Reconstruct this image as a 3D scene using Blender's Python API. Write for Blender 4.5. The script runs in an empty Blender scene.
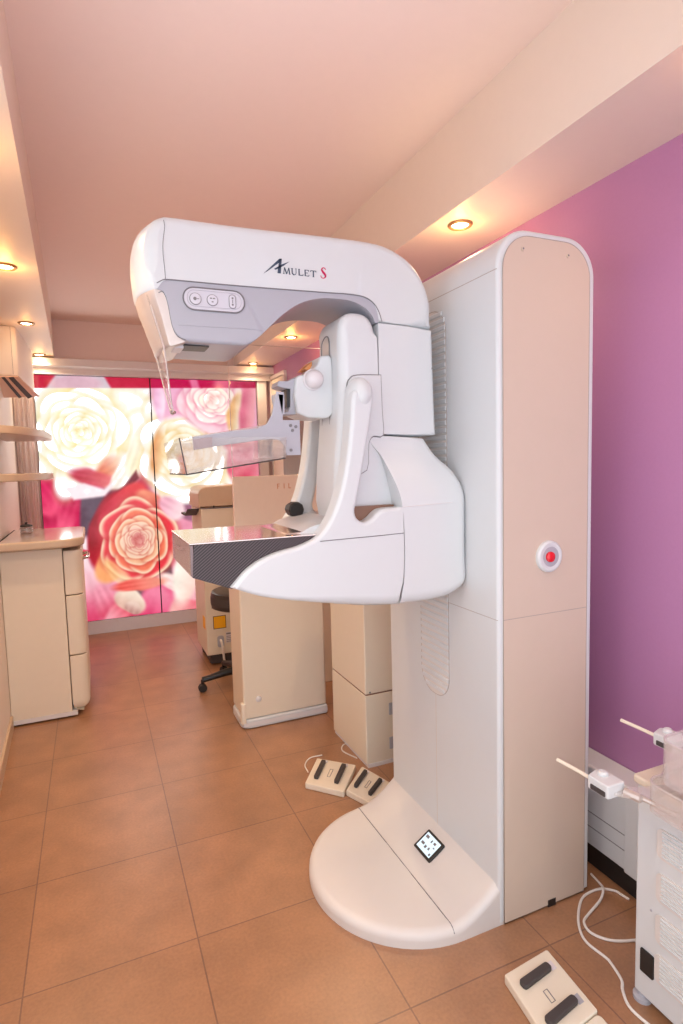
OUT = {'armpanel': [(0.773, 1.759), (0.954, 1.753), (0.959, 1.547), (0.963, 1.443), (0.779, 1.447), (0.771, 1.544)],
 'belly': [(0.326, 1.059), (0.387, 1.031), (0.49, 1.006), (0.634, 0.977), (0.778, 0.96), (0.793, 1.088), (0.808, 1.215), (0.581, 1.202),
           (0.495, 1.168), (0.412, 1.133)],
 'bholes': [(0.503, 1.471), (0.518, 1.468), (0.508, 1.458), (0.502, 1.405)],
 'bracket': [(0.467, 1.562), (0.488, 1.56), (0.482, 1.486), (0.53, 1.486), (0.53, 1.391), (0.49, 1.391), (0.485, 1.414), (0.472, 1.431),
             (0.45, 1.435), (0.422, 1.433), (0.35, 1.424), (0.243, 1.41), (0.242, 1.442), (0.351, 1.458), (0.412, 1.464), (0.437, 1.475),
             (0.452, 1.499), (0.459, 1.528)],
 'bulge': [(0.746, 1.438), (0.921, 1.434), (0.921, 1.434), (0.955, 1.382), (0.996, 1.334), (1.02, 1.28), (1.034, 1.211), (1.039, 1.126),
           (1.036, 1.072), (1.021, 1.006), (0.978, 0.968), (0.915, 0.955), (0.797, 0.954), (0.797, 0.954), (0.807, 1.043), (0.81, 1.129),
           (0.806, 1.23), (0.794, 1.304), (0.77, 1.38)],
 'cable_a': [(1.43, 1.331), (1.417, 1.282), (1.398, 1.253), (1.36, 1.23), (1.287, 1.208), (1.256, 1.193), (1.243, 1.159), (1.262, 1.123),
             (1.294, 1.1), (1.348, 1.079)],
 'cable_b': [(1.472, 1.181), (1.461, 1.2), (1.438, 1.244), (1.403, 1.27), (1.356, 1.273), (1.304, 1.243), (1.253, 1.194), (1.227, 1.143),
             (1.214, 1.079), (1.207, 1.031), (1.192, 0.996), (1.184, 0.944), (1.185, 0.895), (1.192, 0.864)],
 'cable_c': [(1.476, 1.309), (1.477, 1.259), (1.479, 1.187)],
 'cable_d': [(0.922, 2.446), (0.861, 2.445), (0.819, 2.396), (0.811, 2.333)],
 'cable_e': [(1.092, 2.503), (1.049, 2.491), (1.025, 2.437), (1.057, 2.348), (1.055, 2.289)],
 'carbon': [(0.225, 1.175), (0.219, 1.091), (0.315, 1.053), (0.396, 1.089), (0.501, 1.111), (0.633, 1.099), (0.634, 1.155)],
 'carriage': [(0.542, 1.604), (0.566, 1.616), (0.597, 1.635), (0.612, 1.653), (0.616, 1.668), (0.634, 1.673), (0.653, 1.666), (0.655, 1.59),
              (0.655, 1.525), (0.641, 1.499), (0.61, 1.496), (0.542, 1.51)],
 'clamp': [(0.491, 1.585), (0.497, 1.599), (0.523, 1.6), (0.556, 1.615), (0.556, 1.508), (0.52, 1.505), (0.5, 1.513), (0.52, 1.515), (0.528, 1.53),
           (0.53, 1.578), (0.508, 1.58)],
 'clampback': [(0.521, 1.587), (0.545, 1.588), (0.543, 1.528), (0.519, 1.528)],
 'colseam': [(1.04, 0.911), (1.375, 0.922)],
 'comp': [(0.638, 1.184), (0.651, 1.541), (0.653, 1.718), (0.659, 1.759), (0.676, 1.779), (0.7, 1.785), (0.734, 1.781), (0.756, 1.761),
          (0.767, 1.717), (0.769, 1.6), (0.777, 1.441), (0.805, 1.38), (0.83, 1.301), (0.842, 1.218), (0.831, 1.171)],
 'console': [(0.235, 1.777), (0.386, 1.777)],
 'consolepts': [(0.31, 1.784), (0.264, 1.78), (0.307, 1.782), (0.356, 1.783)],
 'cover': [(0.13, 1.798), (0.123, 1.832), (0.121, 1.883), (0.125, 1.915), (0.135, 1.939), (0.154, 1.956), (0.179, 1.965), (0.212, 1.969),
           (0.384, 1.969), (0.631, 1.975), (0.758, 1.972), (0.824, 1.957), (0.882, 1.927), (0.921, 1.883), (0.941, 1.828), (0.951, 1.786),
           (0.954, 1.757), (0.954, 1.757), (0.775, 1.763), (0.775, 1.763), (0.769, 1.792), (0.757, 1.814), (0.726, 1.828), (0.671, 1.831),
           (0.621, 1.829), (0.378, 1.824), (0.229, 1.823), (0.181, 1.822), (0.153, 1.814)],
 'estop': [(1.2, 1.083)],
 'logoA': [(0.44, 1.861), (0.488, 1.903), (0.492, 1.903), (0.491, 1.865), (0.478, 1.866), (0.481, 1.888), (0.458, 1.87)],
 'logoA1': [(0.44, 1.86), (0.485, 1.903), (0.492, 1.904), (0.487, 1.895), (0.453, 1.869)],
 'logoA2': [(0.485, 1.901), (0.492, 1.904), (0.488, 1.866), (0.479, 1.866)],
 'logoA3': [(0.47, 1.876), (0.493, 1.89), (0.513, 1.899), (0.496, 1.886), (0.474, 1.874)],
 'logoBase': [(0.495, 1.866), (0.512, 1.866), (0.517, 1.866), (0.533, 1.866), (0.54, 1.866), (0.552, 1.866), (0.557, 1.867), (0.568, 1.867),
              (0.574, 1.867), (0.588, 1.867), (0.599, 1.866), (0.617, 1.866)],
 'logoTop': [(0.496, 1.881), (0.589, 1.883), (0.6, 1.893), (0.619, 1.894)],
 'mount': [(0.666, 1.347), (0.666, 1.472), (0.67, 1.575), (0.68, 1.6), (0.702, 1.61), (0.775, 1.613), (0.775, 1.613), (0.777, 1.515), (0.779, 1.444),
           (0.748, 1.441), (0.732, 1.419), (0.724, 1.345)],
 'nose': [(0.13, 1.799), (0.158, 1.798), (0.171, 1.788), (0.182, 1.765), (0.196, 1.716), (0.214, 1.691), (0.233, 1.68), (0.233, 1.675),
          (0.194, 1.665), (0.179, 1.667), (0.171, 1.683), (0.15, 1.737)],
 'ped1': [(0.756, 2.22), (0.877, 2.392), (1.011, 2.258), (0.877, 2.086)],
 'ped2': [(0.891, 2.096), (1.031, 2.238), (1.082, 2.044), (0.945, 1.93)],
 'ped3': [(0.916, 1.133), (1.074, 1.148), (1.058, 0.959), (0.891, 0.935)],
 'screws_col': [(1.107, 1.931), (1.267, 1.931)],
 'seam': [(0.551, 1.16), (0.624, 1.161), (0.715, 1.162), (0.807, 1.164)],
 'shell': [(0.658, 1.548), (0.671, 1.564), (0.698, 1.57), (0.718, 1.554), (0.721, 1.53), (0.707, 1.454), (0.686, 1.351), (0.666, 1.265),
           (0.658, 1.235), (0.665, 1.213), (0.686, 1.202), (0.707, 1.21), (0.729, 1.228), (0.751, 1.236), (0.806, 1.238), (0.806, 1.238),
           (0.807, 1.13), (0.804, 1.044), (0.79, 0.955), (0.79, 0.955), (0.726, 0.96), (0.634, 0.973), (0.49, 1.003), (0.387, 1.028), (0.31, 1.059),
           (0.31, 1.059), (0.329, 1.079), (0.353, 1.102), (0.391, 1.124), (0.439, 1.14), (0.495, 1.151), (0.546, 1.172), (0.582, 1.213),
           (0.613, 1.281), (0.636, 1.369), (0.65, 1.468)],
 'traybot': [(0.216, 1.347), (0.46, 1.382)],
 'trayrim': [(0.201, 1.435), (0.47, 1.43)],
 'underhead': [(0.134, 1.8), (0.156, 1.815), (0.181, 1.822), (0.229, 1.823), (0.378, 1.824), (0.621, 1.829), (0.671, 1.831), (0.726, 1.828),
               (0.757, 1.814), (0.769, 1.792), (0.775, 1.763), (0.775, 1.763), (0.765, 1.76), (0.753, 1.78), (0.729, 1.8), (0.686, 1.814),
               (0.626, 1.815), (0.582, 1.809), (0.539, 1.794), (0.496, 1.766), (0.454, 1.728), (0.417, 1.694), (0.393, 1.679), (0.372, 1.676),
               (0.27, 1.677), (0.231, 1.679), (0.213, 1.689), (0.195, 1.714), (0.181, 1.763), (0.17, 1.785), (0.157, 1.795)]}
import bpy, bmesh, math, random
import numpy as np
from mathutils import Vector, Matrix
random.seed(7)
C = bpy.context.scene.collection
PI = math.pi

# ------------------------------------------------------------------ materials
def srgb(r, g, b):
    f = lambda c: (c/255/12.92) if c/255 <= .04045 else ((c/255+.055)/1.055)**2.4
    return (f(r), f(g), f(b))

def mat(name, col, rough=.4, metal=0., noise=.03, nscale=30., bump=0., bscale=200., coat=0., spec=.5):
    m = bpy.data.materials.new(name); m.use_nodes = True
    nt = m.node_tree; b = nt.nodes['Principled BSDF']
    b.inputs['Roughness'].default_value = rough
    b.inputs['Metallic'].default_value = metal
    b.inputs['Coat Weight'].default_value = coat
    b.inputs['Specular IOR Level'].default_value = spec
    tc = nt.nodes.new('ShaderNodeTexCoord')
    n = nt.nodes.new('ShaderNodeTexNoise'); n.inputs['Scale'].default_value = nscale; n.inputs['Detail'].default_value = 4
    nt.links.new(tc.outputs['Object'], n.inputs['Vector'])
    mx = nt.nodes.new('ShaderNodeMix'); mx.data_type = 'RGBA'
    mx.inputs['A'].default_value = (*[min(1, c*(1-noise)) for c in col], 1)
    mx.inputs['B'].default_value = (*[min(1, c*(1+noise)) for c in col], 1)
    nt.links.new(n.outputs['Fac'], mx.inputs['Factor'])
    nt.links.new(mx.outputs['Result'], b.inputs['Base Color'])
    if bump:
        n2 = nt.nodes.new('ShaderNodeTexNoise'); n2.inputs['Scale'].default_value = bscale
        nt.links.new(tc.outputs['Object'], n2.inputs['Vector'])
        bp = nt.nodes.new('ShaderNodeBump'); bp.inputs['Strength'].default_value = bump; bp.inputs['Distance'].default_value = .002
        nt.links.new(n2.outputs['Fac'], bp.inputs['Height']); nt.links.new(bp.outputs['Normal'], b.inputs['Normal'])
    return m

def emit(name, col, strength):
    m = bpy.data.materials.new(name); m.use_nodes = True
    nt = m.node_tree; nt.nodes.clear()
    e = nt.nodes.new('ShaderNodeEmission'); e.inputs['Color'].default_value = (*col, 1); e.inputs['Strength'].default_value = strength
    o = nt.nodes.new('ShaderNodeOutputMaterial'); nt.links.new(e.outputs[0], o.inputs['Surface'])
    return m

def clear(name, tint=(1, 1, 1), refl=.06, edge=.5, rough=.02, milk=0):
    """thin clear sheet: lets light straight through, mirrors a little, more at grazing angles"""
    m = bpy.data.materials.new(name); m.use_nodes = True
    nt = m.node_tree; nt.nodes.clear()
    t = nt.nodes.new('ShaderNodeBsdfTransparent'); t.inputs['Color'].default_value = (*tint, 1)
    g = nt.nodes.new('ShaderNodeBsdfGlossy'); g.inputs['Roughness'].default_value = rough
    lw = nt.nodes.new('ShaderNodeLayerWeight'); lw.inputs['Blend'].default_value = .25
    mr = nt.nodes.new('ShaderNodeMapRange'); mr.inputs['To Min'].default_value = refl; mr.inputs['To Max'].default_value = edge
    nt.links.new(lw.outputs['Facing'], mr.inputs['Value'])
    mx = nt.nodes.new('ShaderNodeMixShader'); nt.links.new(mr.outputs['Result'], mx.inputs['Fac'])
    nt.links.new(t.outputs[0], mx.inputs[1]); nt.links.new(g.outputs[0], mx.inputs[2])
    o = nt.nodes.new('ShaderNodeOutputMaterial')
    if milk:
        df = nt.nodes.new('ShaderNodeBsdfDiffuse'); df.inputs['Color'].default_value = (.92, .88, .85, 1)
        m2 = nt.nodes.new('ShaderNodeMixShader'); m2.inputs['Fac'].default_value = milk
        nt.links.new(mx.outputs[0], m2.inputs[1]); nt.links.new(df.outputs[0], m2.inputs[2]); nt.links.new(m2.outputs[0], o.inputs['Surface'])
    else: nt.links.new(mx.outputs[0], o.inputs['Surface'])
    return m

M = {}
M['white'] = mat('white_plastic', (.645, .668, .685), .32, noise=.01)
M['grey'] = mat('lavender_grey_plastic', (.41, .41, .46), .38, noise=.02)
M['seam'] = mat('seam_grey', (.20, .19, .20), .6)
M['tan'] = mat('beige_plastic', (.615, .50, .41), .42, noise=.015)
M['base'] = mat('base_plastic', (.68, .645, .62), .36, noise=.01)
M['softseam'] = mat('soft_seam', (.40, .34, .31), .6)
M['silver'] = mat('silver_front', (.60, .52, .48), .35, metal=.45, noise=.03)
M['carbonface'] = mat('carbon_end_face', (.20, .13, .13), .22, noise=.08, coat=.4)
M['black'] = mat('black_plastic', (.016, .014, .014), .4)
M['dark'] = mat('dark_grey_rubber', (.055, .045, .045), .6)
M['red'] = mat('red_button', (.75, .01, .02), .2, coat=.5)
M['cream'] = mat('cream_laminate', (.78, .70, .575), .42, noise=.015)
M['edge'] = mat('beige_edge', (.60, .46, .33), .35, noise=.04)
M['creamtop'] = mat('worktop_laminate', (.72, .62, .54), .12, noise=.02)
M['wood'] = mat('brown_wood', (.22, .115, .075), .5, noise=.2, nscale=8)
M['chrome'] = mat('chrome', (.75, .72, .7), .15, metal=1)
M['purple'] = mat('purple_paint', srgb(180, 126, 170), .55, noise=.03, nscale=90, bump=.08, bscale=160)
M['ceil'] = mat('ceiling_glow_tint', (.88, .72, .66), .7, noise=.015)  # white ceiling with warm lamp and mural glow tinted into its colour
M['soffit'] = mat('soffit_lamp_tint', (.80, .69, .60), .45, noise=.015)  # orange of the lamp light on the soffits is put into this colour
M['wallw'] = mat('wall_paint', (.86, .78, .70), .6, noise=.02)
M['trimw'] = mat('white_trim', (.72, .70, .71), .4, noise=.02)
M['yellow'] = mat('yellow_label', srgb(245, 180, 20), .5)
M['label'] = mat('pale_label', (.70, .66, .70), .5)
M['cable'] = mat('cable_white', (.80, .76, .72), .45)
M['navy'] = mat('logo_slate', srgb(55, 70, 92), .5)
M['magenta'] = mat('logo_magenta', srgb(214, 0, 92), .4)
M['clear'] = clear('clear_plastic', (.93, .885, .87), .06, .4)
M['clearpink'] = clear('thick_clear_plastic', (.95, .92, .91), .10, .5, .05, .12)
M['milky'] = clear('milky_clear_plastic', (.995, .985, .98), .08, .5, .08, .18)
M['glass'] = clear('shield_glass', (.97, .95, .945), .045, .5)
M['lens'] = emit('lamp_lens', (1, .80, .52), 14)
M['screen'] = emit('screen_glow', (.72, .86, .95), .9)
M['amber'] = mat('printed_amber_letters', srgb(190, 120, 70), .5)

def floor_material():
    m = bpy.data.materials.new('brown_floor_tiles'); m.use_nodes = True
    nt = m.node_tree; b = nt.nodes['Principled BSDF']
    tc = nt.nodes.new('ShaderNodeTexCoord')
    mp = nt.nodes.new('ShaderNodeMapping'); mp.inputs['Location'].default_value = (-.2116+4.5+.0016, -1.6274+4.5+.0016, 0)
    nt.links.new(tc.outputs['Object'], mp.inputs['Vector'])
    br = nt.nodes.new('ShaderNodeTexBrick'); br.offset = 0; br.squash = 1
    br.inputs['Scale'].default_value = 1; br.inputs['Brick Width'].default_value = .45; br.inputs['Row Height'].default_value = .45
    br.inputs['Mortar Size'].default_value = .0022; br.inputs['Mortar Smooth'].default_value = .1; br.inputs['Bias'].default_value = 0
    br.inputs['Color1'].default_value = (*srgb(164, 119, 86), 1); br.inputs['Color2'].default_value = (*srgb(157, 113, 80), 1)
    br.inputs['Mortar'].default_value = (*srgb(122, 86, 66), 1)
    nt.links.new(mp.outputs[0], br.inputs['Vector'])
    n1 = nt.nodes.new('ShaderNodeTexNoise'); n1.inputs['Scale'].default_value = 7; n1.inputs['Detail'].default_value = 6
    n2 = nt.nodes.new('ShaderNodeTexNoise'); n2.inputs['Scale'].default_value = 110; n2.inputs['Detail'].default_value = 3
    for n in (n1, n2): nt.links.new(tc.outputs['Object'], n.inputs['Vector'])
    def mul(a, fac, lo, hi):
        r = nt.nodes.new('ShaderNodeMapRange'); r.inputs['From Min'].default_value = .3; r.inputs['From Max'].default_value = .7
        r.inputs['To Min'].default_value = lo; r.inputs['To Max'].default_value = hi
        nt.links.new(fac, r.inputs['Value'])
        v = nt.nodes.new('ShaderNodeVectorMath'); v.operation = 'SCALE'
        nt.links.new(a, v.inputs[0]); nt.links.new(r.outputs[0], v.inputs['Scale']); return v.outputs[0]
    c = mul(br.outputs['Color'], n1.outputs['Fac'], .86, 1.14); c = mul(c, n2.outputs['Fac'], .9, 1.1)
    nt.links.new(c, b.inputs['Base Color'])
    b.inputs['Roughness'].default_value = .33; b.inputs['Specular IOR Level'].default_value = 1.0
    bp = nt.nodes.new('ShaderNodeBump'); bp.inputs['Strength'].default_value = .12; bp.inputs['Distance'].default_value = .002
    nt.links.new(n2.outputs['Fac'], bp.inputs['Height']); nt.links.new(bp.outputs[0], b.inputs['Normal'])
    return m

def carbon_material():
    m = bpy.data.materials.new('carbon_weave'); m.use_nodes = True
    nt = m.node_tree; b = nt.nodes['Principled BSDF']; b.inputs['Roughness'].default_value = .4
    tc = nt.nodes.new('ShaderNodeTexCoord')
    mp = nt.nodes.new('ShaderNodeMapping'); mp.inputs['Rotation'].default_value = (0, math.radians(38), 0)
    nt.links.new(tc.outputs['Object'], mp.inputs['Vector'])
    w = nt.nodes.new('ShaderNodeTexWave'); w.wave_type = 'BANDS'; w.bands_direction = 'Z'; w.inputs['Scale'].default_value = 52
    w.inputs['Distortion'].default_value = 0
    nt.links.new(mp.outputs[0], w.inputs['Vector'])
    r = nt.nodes.new('ShaderNodeValToRGB'); r.color_ramp.elements[0].color = (.022, .013, .014, 1); r.color_ramp.elements[1].color = (.105, .07, .075, 1)
    r.color_ramp.elements[0].position = .45; r.color_ramp.elements[1].position = .95
    nt.links.new(w.outputs['Fac'], r.inputs[0]); nt.links.new(r.outputs[0], b.inputs['Base Color'])
    return m
M['carbon'] = carbon_material()
M['floor'] = floor_material()

def metal_top_material():
    m = mat('brushed_table_top', (.80, .72, .70), .10, metal=.9, noise=.04)
    return m
M['tabletop'] = metal_top_material()

# ------------------------------------------------------------------ object helpers
def obj(name, bm, m, parent=None, smooth=35, wn=True, label=None):
    bmesh.ops.recalc_face_normals(bm, faces=bm.faces)
    me = bpy.data.meshes.new(name); bm.to_mesh(me); bm.free()
    for mm in (m if isinstance(m, (list, tuple)) else [m]): me.materials.append(mm)
    o = bpy.data.objects.new(name, me); C.objects.link(o)
    if smooth:
        for p in me.polygons: p.use_smooth = True
        me.set_sharp_from_angle(angle=math.radians(smooth))
        if wn:
            w = o.modifiers.new('weighted', 'WEIGHTED_NORMAL'); w.keep_sharp = True; w.weight = 80
    if parent is not None:
        o.parent = parent; o.matrix_parent_inverse = Matrix.Translation(root_of(parent).location).inverted() if parent.type == 'EMPTY' else Matrix()
    if label: o['label'] = label
    return o

def root_of(o):
    while o.parent is not None: o = o.parent
    return o

def thing(name, label, cat, loc=(0, 0, 0), group=None):
    o = bpy.data.objects.new(name, None); C.objects.link(o); o.location = loc; o.empty_display_size = .05
    o['label'] = label; o['category'] = cat
    if group: o['group'] = group
    return o

def tag(o, label, cat, group=None, kind=None):
    o['label'] = label; o['category'] = cat
    if group: o['group'] = group
    if kind: o['kind'] = kind
    return o

def struct(name, bm, m, smooth=0):
    o = obj(name, bm, m, None, smooth); o['kind'] = 'structure'; return o

def copy_thing(root, delta, label):
    """copy of a thing, its parts and their sub-parts, moved by delta"""
    r = root.copy(); C.objects.link(r); r.location = Vector(root.location) + Vector(delta); r['label'] = label
    for ch in list(root.children):
        c = ch.copy(); C.objects.link(c); c.parent = r
        for g in list(ch.children):
            d = g.copy(); C.objects.link(d); d.parent = c
    return r

def curve(pts, n=3):
    """smooth closed outline through the points; a doubled point is a sharp corner"""
    p = [Vector(q) for q in pts]; N = len(p)
    corners = [i for i in range(N) if (p[i]-p[(i+1) % N]).length < 1e-7]
    out = []
    def cr(a, b, c, d, t):
        return .5*((2*b)+(c-a)*t+(2*a-5*b+4*c-d)*t*t+(3*b-a-3*c+d)*t**3)
    if not corners:
        for i in range(N):
            a, b, c, d = p[i-1], p[i], p[(i+1) % N], p[(i+2) % N]
            for k in range(n): out.append(cr(a, b, c, d, k/n))
        return [tuple(v) for v in out]
    s = (corners[0]+1) % N
    q = [p[(s+i) % N] for i in range(N)]
    segs = []; cur = [q[0]]
    for i in range(1, N):
        if (q[i]-q[i-1]).length < 1e-7: segs.append(cur); cur = [q[i]]
        else: cur.append(q[i])
    cur.append(q[0]); segs.append(cur)
    for sg in segs:
        sg = [v for i, v in enumerate(sg) if i == 0 or (v-sg[i-1]).length > 1e-7]
        if len(sg) < 2: continue
        for i in range(len(sg)-1):
            a = sg[i-1] if i else 2*sg[0]-sg[1]; b, c = sg[i], sg[i+1]
            d = sg[i+2] if i+2 < len(sg) else 2*c-b
            for k in range(n): out.append(cr(a, b, c, d, k/n))
    return [tuple(v) for v in out]

def rounded(pts, seg=6):
    """polygon of (u, v, radius) with arcs at its corners"""
    out = []; N = len(pts)
    for i in range(N):
        a, b, c = pts[i-1], pts[i], pts[(i+1) % N]
        r = b[2] if len(b) > 2 else 0
        B = Vector(b[:2])
        if r <= 0: out.append(tuple(B)); continue
        d1 = (Vector(a[:2])-B); d2 = (Vector(c[:2])-B); l1, l2 = d1.length, d2.length
        d1.normalize(); d2.normalize()
        ang = d1.angle(d2); t = min(r/math.tan(ang/2), l1*.499, l2*.499); rr = t*math.tan(ang/2)
        ctr = B+(d1+d2).normalized()*(rr/math.sin(ang/2))
        s = B+d1*t-ctr; e = B+d2*t-ctr
        a0 = math.atan2(s.y, s.x); a1 = math.atan2(e.y, e.x); da = (a1-a0+PI) % (2*PI)-PI
        for k in range(seg+1):
            th = a0+da*k/seg; out.append((ctr.x+rr*math.cos(th), ctr.y+rr*math.sin(th)))
    return out

def rect(u0, v0, u1, v1, r=0.): return rounded([(u0, v0, r), (u1, v0, r), (u1, v1, r), (u0, v1, r)])
def disc(cu, cv, r, n=28): return [(cu+r*math.cos(2*PI*k/n), cv+r*math.sin(2*PI*k/n)) for k in range(n)]

def axmap(axis, u, v, w):
    return (u, w, v) if axis == 'y' else ((u, v, w) if axis == 'z' else (w, u, v))

def offset(pts, d):
    N = len(pts); out = []
    P = [Vector(p) for p in pts]
    for i in range(N):
        e1 = P[i]-P[i-1]; e2 = P[(i+1) % N]-P[i]
        if e1.length < 1e-9: e1 = e2
        if e2.length < 1e-9: e2 = e1
        n1 = Vector((e1.y, -e1.x)).normalized(); n2 = Vector((e2.y, -e2.x)).normalized()
        n = n1+n2
        if n.length < 1e-6: n = n1
        n.normalize(); k = max(.5, n.dot(n1))
        out.append(P[i]+n*(d/k))
    return out

def prism(pts, w0, w1, r=0., axis='y', seg=4, bm=None, r1=None, rfun=None, kill=None):
    """outline pushed from w0 to w1 along axis, its end edges rounded by r (r1 at the w1 end, or rfun(u, v) point by point)"""
    bm = bm or bmesh.new()
    pts = [tuple(p[:2]) for p in pts]
    pts = [p for i, p in enumerate(pts) if (Vector(p)-Vector(pts[i-1])).length > 1e-6]
    A = sum(pts[i-1][0]*pts[i][1]-pts[i][0]*pts[i-1][1] for i in range(len(pts)))
    if A < 0: pts = pts[::-1]
    r1 = r if r1 is None else r1
    N = len(pts); rings = []
    unit = [a-Vector(p) for a, p in zip(offset(pts, 1.), pts)]
    if kill:
        for u_, p_ in zip(unit, pts):
            if kill(*p_): u_.x = 0
    R0 = [rfun(*p) for p in pts] if rfun else [r]*N
    R1 = R0 if rfun else [r1]*N
    def ring(R, th, w, sgn):
        k = 1-math.sin(th)
        rings.append([bm.verts.new(axmap(axis, p[0]-unit[i].x*R[i]*k, p[1]-unit[i].y*R[i]*k, w+sgn*R[i]*(1-math.cos(th)))) for i, p in enumerate(pts)])
    if max(R0) > 0:
        for i in range(seg+1): ring(R0, PI/2*i/seg, w0, 1)
    else: ring(R0, PI/2, w0, 0)
    if max(R1) > 0:
        for i in range(seg, -1, -1): ring(R1, PI/2*i/seg, w1, -1)
    else: ring(R1, PI/2, w1, 0)
    for a, b in zip(rings, rings[1:]):
        for i in range(N):
            bm.faces.new((a[i-1], a[i], b[i], b[i-1]))
    bm.faces.new(rings[0][::-1]); bm.faces.new(rings[-1])
    if rfun: bmesh.ops.remove_doubles(bm, verts=bm.verts, dist=1e-6)
    return bm

def box(x0, y0, z0, x1, y1, z1, r=0., bm=None, cr=0.):
    return prism(rect(x0, y0, x1, y1, cr), z0, z1, r, 'z', 3, bm)

def lathe(prof, c, axis='z', n=32, bm=None):
    """profile of (radius, height) turned about axis through c"""
    bm = bm or bmesh.new(); rings = []
    for r, h in prof:
        if r < 1e-6:
            o = {'z': (0, 0, h), 'y': (0, h, 0), 'x': (h, 0, 0)}[axis]
            rings.append([bm.verts.new(Vector(c)+Vector(o))]); continue
        rg = []
        for k in range(n):
            a = 2*PI*k/n; u, v = r*math.cos(a), r*math.sin(a)
            o = {'z': (u, v, h), 'y': (u, h, v), 'x': (h, u, v)}[axis]
            rg.append(bm.verts.new(Vector(c)+Vector(o)))
        rings.append(rg)
    for a, b in zip(rings, rings[1:]):
        if len(a) == 1 and len(b) == 1: continue
        for k in range(n):
            if len(a) == 1: bm.faces.new((a[0], b[k-1], b[k]))
            elif len(b) == 1: bm.faces.new((a[k-1], a[k], b[0]))
            else: bm.faces.new((a[k-1], a[k], b[k], b[k-1]))
    for rg in (rings[0], rings[-1]):
        if len(rg) > 2:
            try: bm.faces.new(rg)
            except ValueError: pass
    return bm

def tube(path, r, n=8, closed=False, bm=None, radii=None):
    bm = bm or bmesh.new(); P = [Vector(p) for p in path]; N = len(P); rings = []
    up = None
    for i in range(N):
        a = P[i-1] if (i or closed) else P[i]; b = P[(i+1) % N] if (i < N-1 or closed) else P[i]
        t = (b-a).normalized()
        if up is None:
            up = Vector((0, 0, 1)) if abs(t.z) < .9 else Vector((1, 0, 0))
        s = t.cross(up).normalized(); up = s.cross(t).normalized()
        rr = radii[i] if radii else r
        rings.append([bm.verts.new(P[i]+s*rr*math.cos(2*PI*k/n)+up*rr*math.sin(2*PI*k/n)) for k in range(n)])
    pairs = list(zip(rings, rings[1:]))
    if closed: pairs.append((rings[-1], rings[0]))
    for a, b in pairs:
        for k in range(n): bm.faces.new((a[k-1], a[k], b[k], b[k-1]))
    if not closed:
        bm.faces.new(rings[0]); bm.faces.new(rings[-1][::-1])
    return bm

def spline(pts, n=6):
    P = [Vector(p) for p in pts]; out = []
    for i in range(len(P)-1):
        a = P[i-1] if i else 2*P[0]-P[1]; b, c = P[i], P[i+1]; d = P[i+2] if i+2 < len(P) else 2*c-b
        for k in range(n):
            t = k/n; out.append(.5*((2*b)+(c-a)*t+(2*a-5*b+4*c-d)*t*t+(3*b-a-3*c+d)*t**3))
    out.append(P[-1]); return out

def quad(*v, bm=None):
    bm = bm or bmesh.new(); bm.faces.new([bm.verts.new(p) for p in v]); return bm

# ------------------------------------------------------------------ camera
cd = bpy.data.cameras.new('camera'); cam = bpy.data.objects.new('camera', cd); C.objects.link(cam)
cd.sensor_fit = 'HORIZONTAL'; cd.sensor_width = 36; cd.lens = 578.73*36/683; cd.clip_start = .02
yaw, pit, rol = .40670, -.08427, -.02587
fwd = Vector((math.sin(yaw)*math.cos(pit), math.cos(yaw)*math.cos(pit), math.sin(pit)))
rgt = Vector((math.cos(yaw), -math.sin(yaw), 0)); upv = rgt.cross(fwd)
r2 = rgt*math.cos(rol)+upv*math.sin(rol); u2 = -rgt*math.sin(rol)+upv*math.cos(rol)
cam.matrix_world = Matrix(((r2.x, u2.x, -fwd.x, 0), (r2.y, u2.y, -fwd.y, 0), (r2.z, u2.z, -fwd.z, 1.36638), (0, 0, 0, 1)))
bpy.context.scene.camera = cam

# ------------------------------------------------------------------ room
YB, YE = -1.2, 5.19            # open behind the photographer / mural wall
XR, ZS, ZC = 1.555, 2.25, 2.555
def xl(y): return -.445-.031*(y-2.86)          # left wall
def xs(y): return -.135-.0225*(y-1.8)          # inner edge of the left soffit
XB = 1.229                                      # inner edge of the right soffit
def slab(pl, z0, z1): return prism(pl, z0, z1, 0, 'z')
struct('floor', slab([(xl(YB)-.1, YB), (XR+.1, YB), (XR+.1, YE+.1), (xl(YE)-.1, YE+.1)], -.08, 0), M['floor'])
WY0, WY1, WZ0, WZ1 = -.95, 1.75, .45, 2.16      # added unseen window, made up to bring in light from the left
def wseg(y0, y1, z0, z1, bm): return prism([(xl(y0), y0), (xl(y1), y1), (xl(y1)-.1, y1), (xl(y0)-.1, y0)], z0, z1, 0, 'z', bm=bm)
bw = bmesh.new(); wseg(YB, WY0, 0, 2.65, bw); wseg(WY1, YE, 0, 2.65, bw); wseg(WY0, WY1, 0, WZ0, bw); wseg(WY0, WY1, WZ1, 2.65, bw)
struct('wall_left', bw, M['wallw'])
bw = bmesh.new()
for y0, y1, z0, z1 in ((WY0, WY0+.05, WZ0, WZ1), (WY1-.05, WY1, WZ0, WZ1), (WY0, WY1, WZ0, WZ0+.05), (WY0, WY1, WZ1-.05, WZ1), (.375, .425, WZ0, WZ1)):
    prism([(xl(y0)-.03, y0), (xl(y1)-.03, y1), (xl(y1)-.07, y1), (xl(y0)-.07, y0)], z0, z1, 0, 'z', bm=bw)
win = struct('added_window_1', bw, M['trimw'])
bw = bmesh.new(); prism([(xl(WY0)-.045, WY0+.02), (xl(WY1)-.045, WY1-.02), (xl(WY1)-.051, WY1-.02), (xl(WY0)-.051, WY0+.02)], WZ0+.02, WZ1-.02, 0, 'z', bm=bw)
obj('added_window_pane', bw, M['glass'], win, 0)
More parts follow.
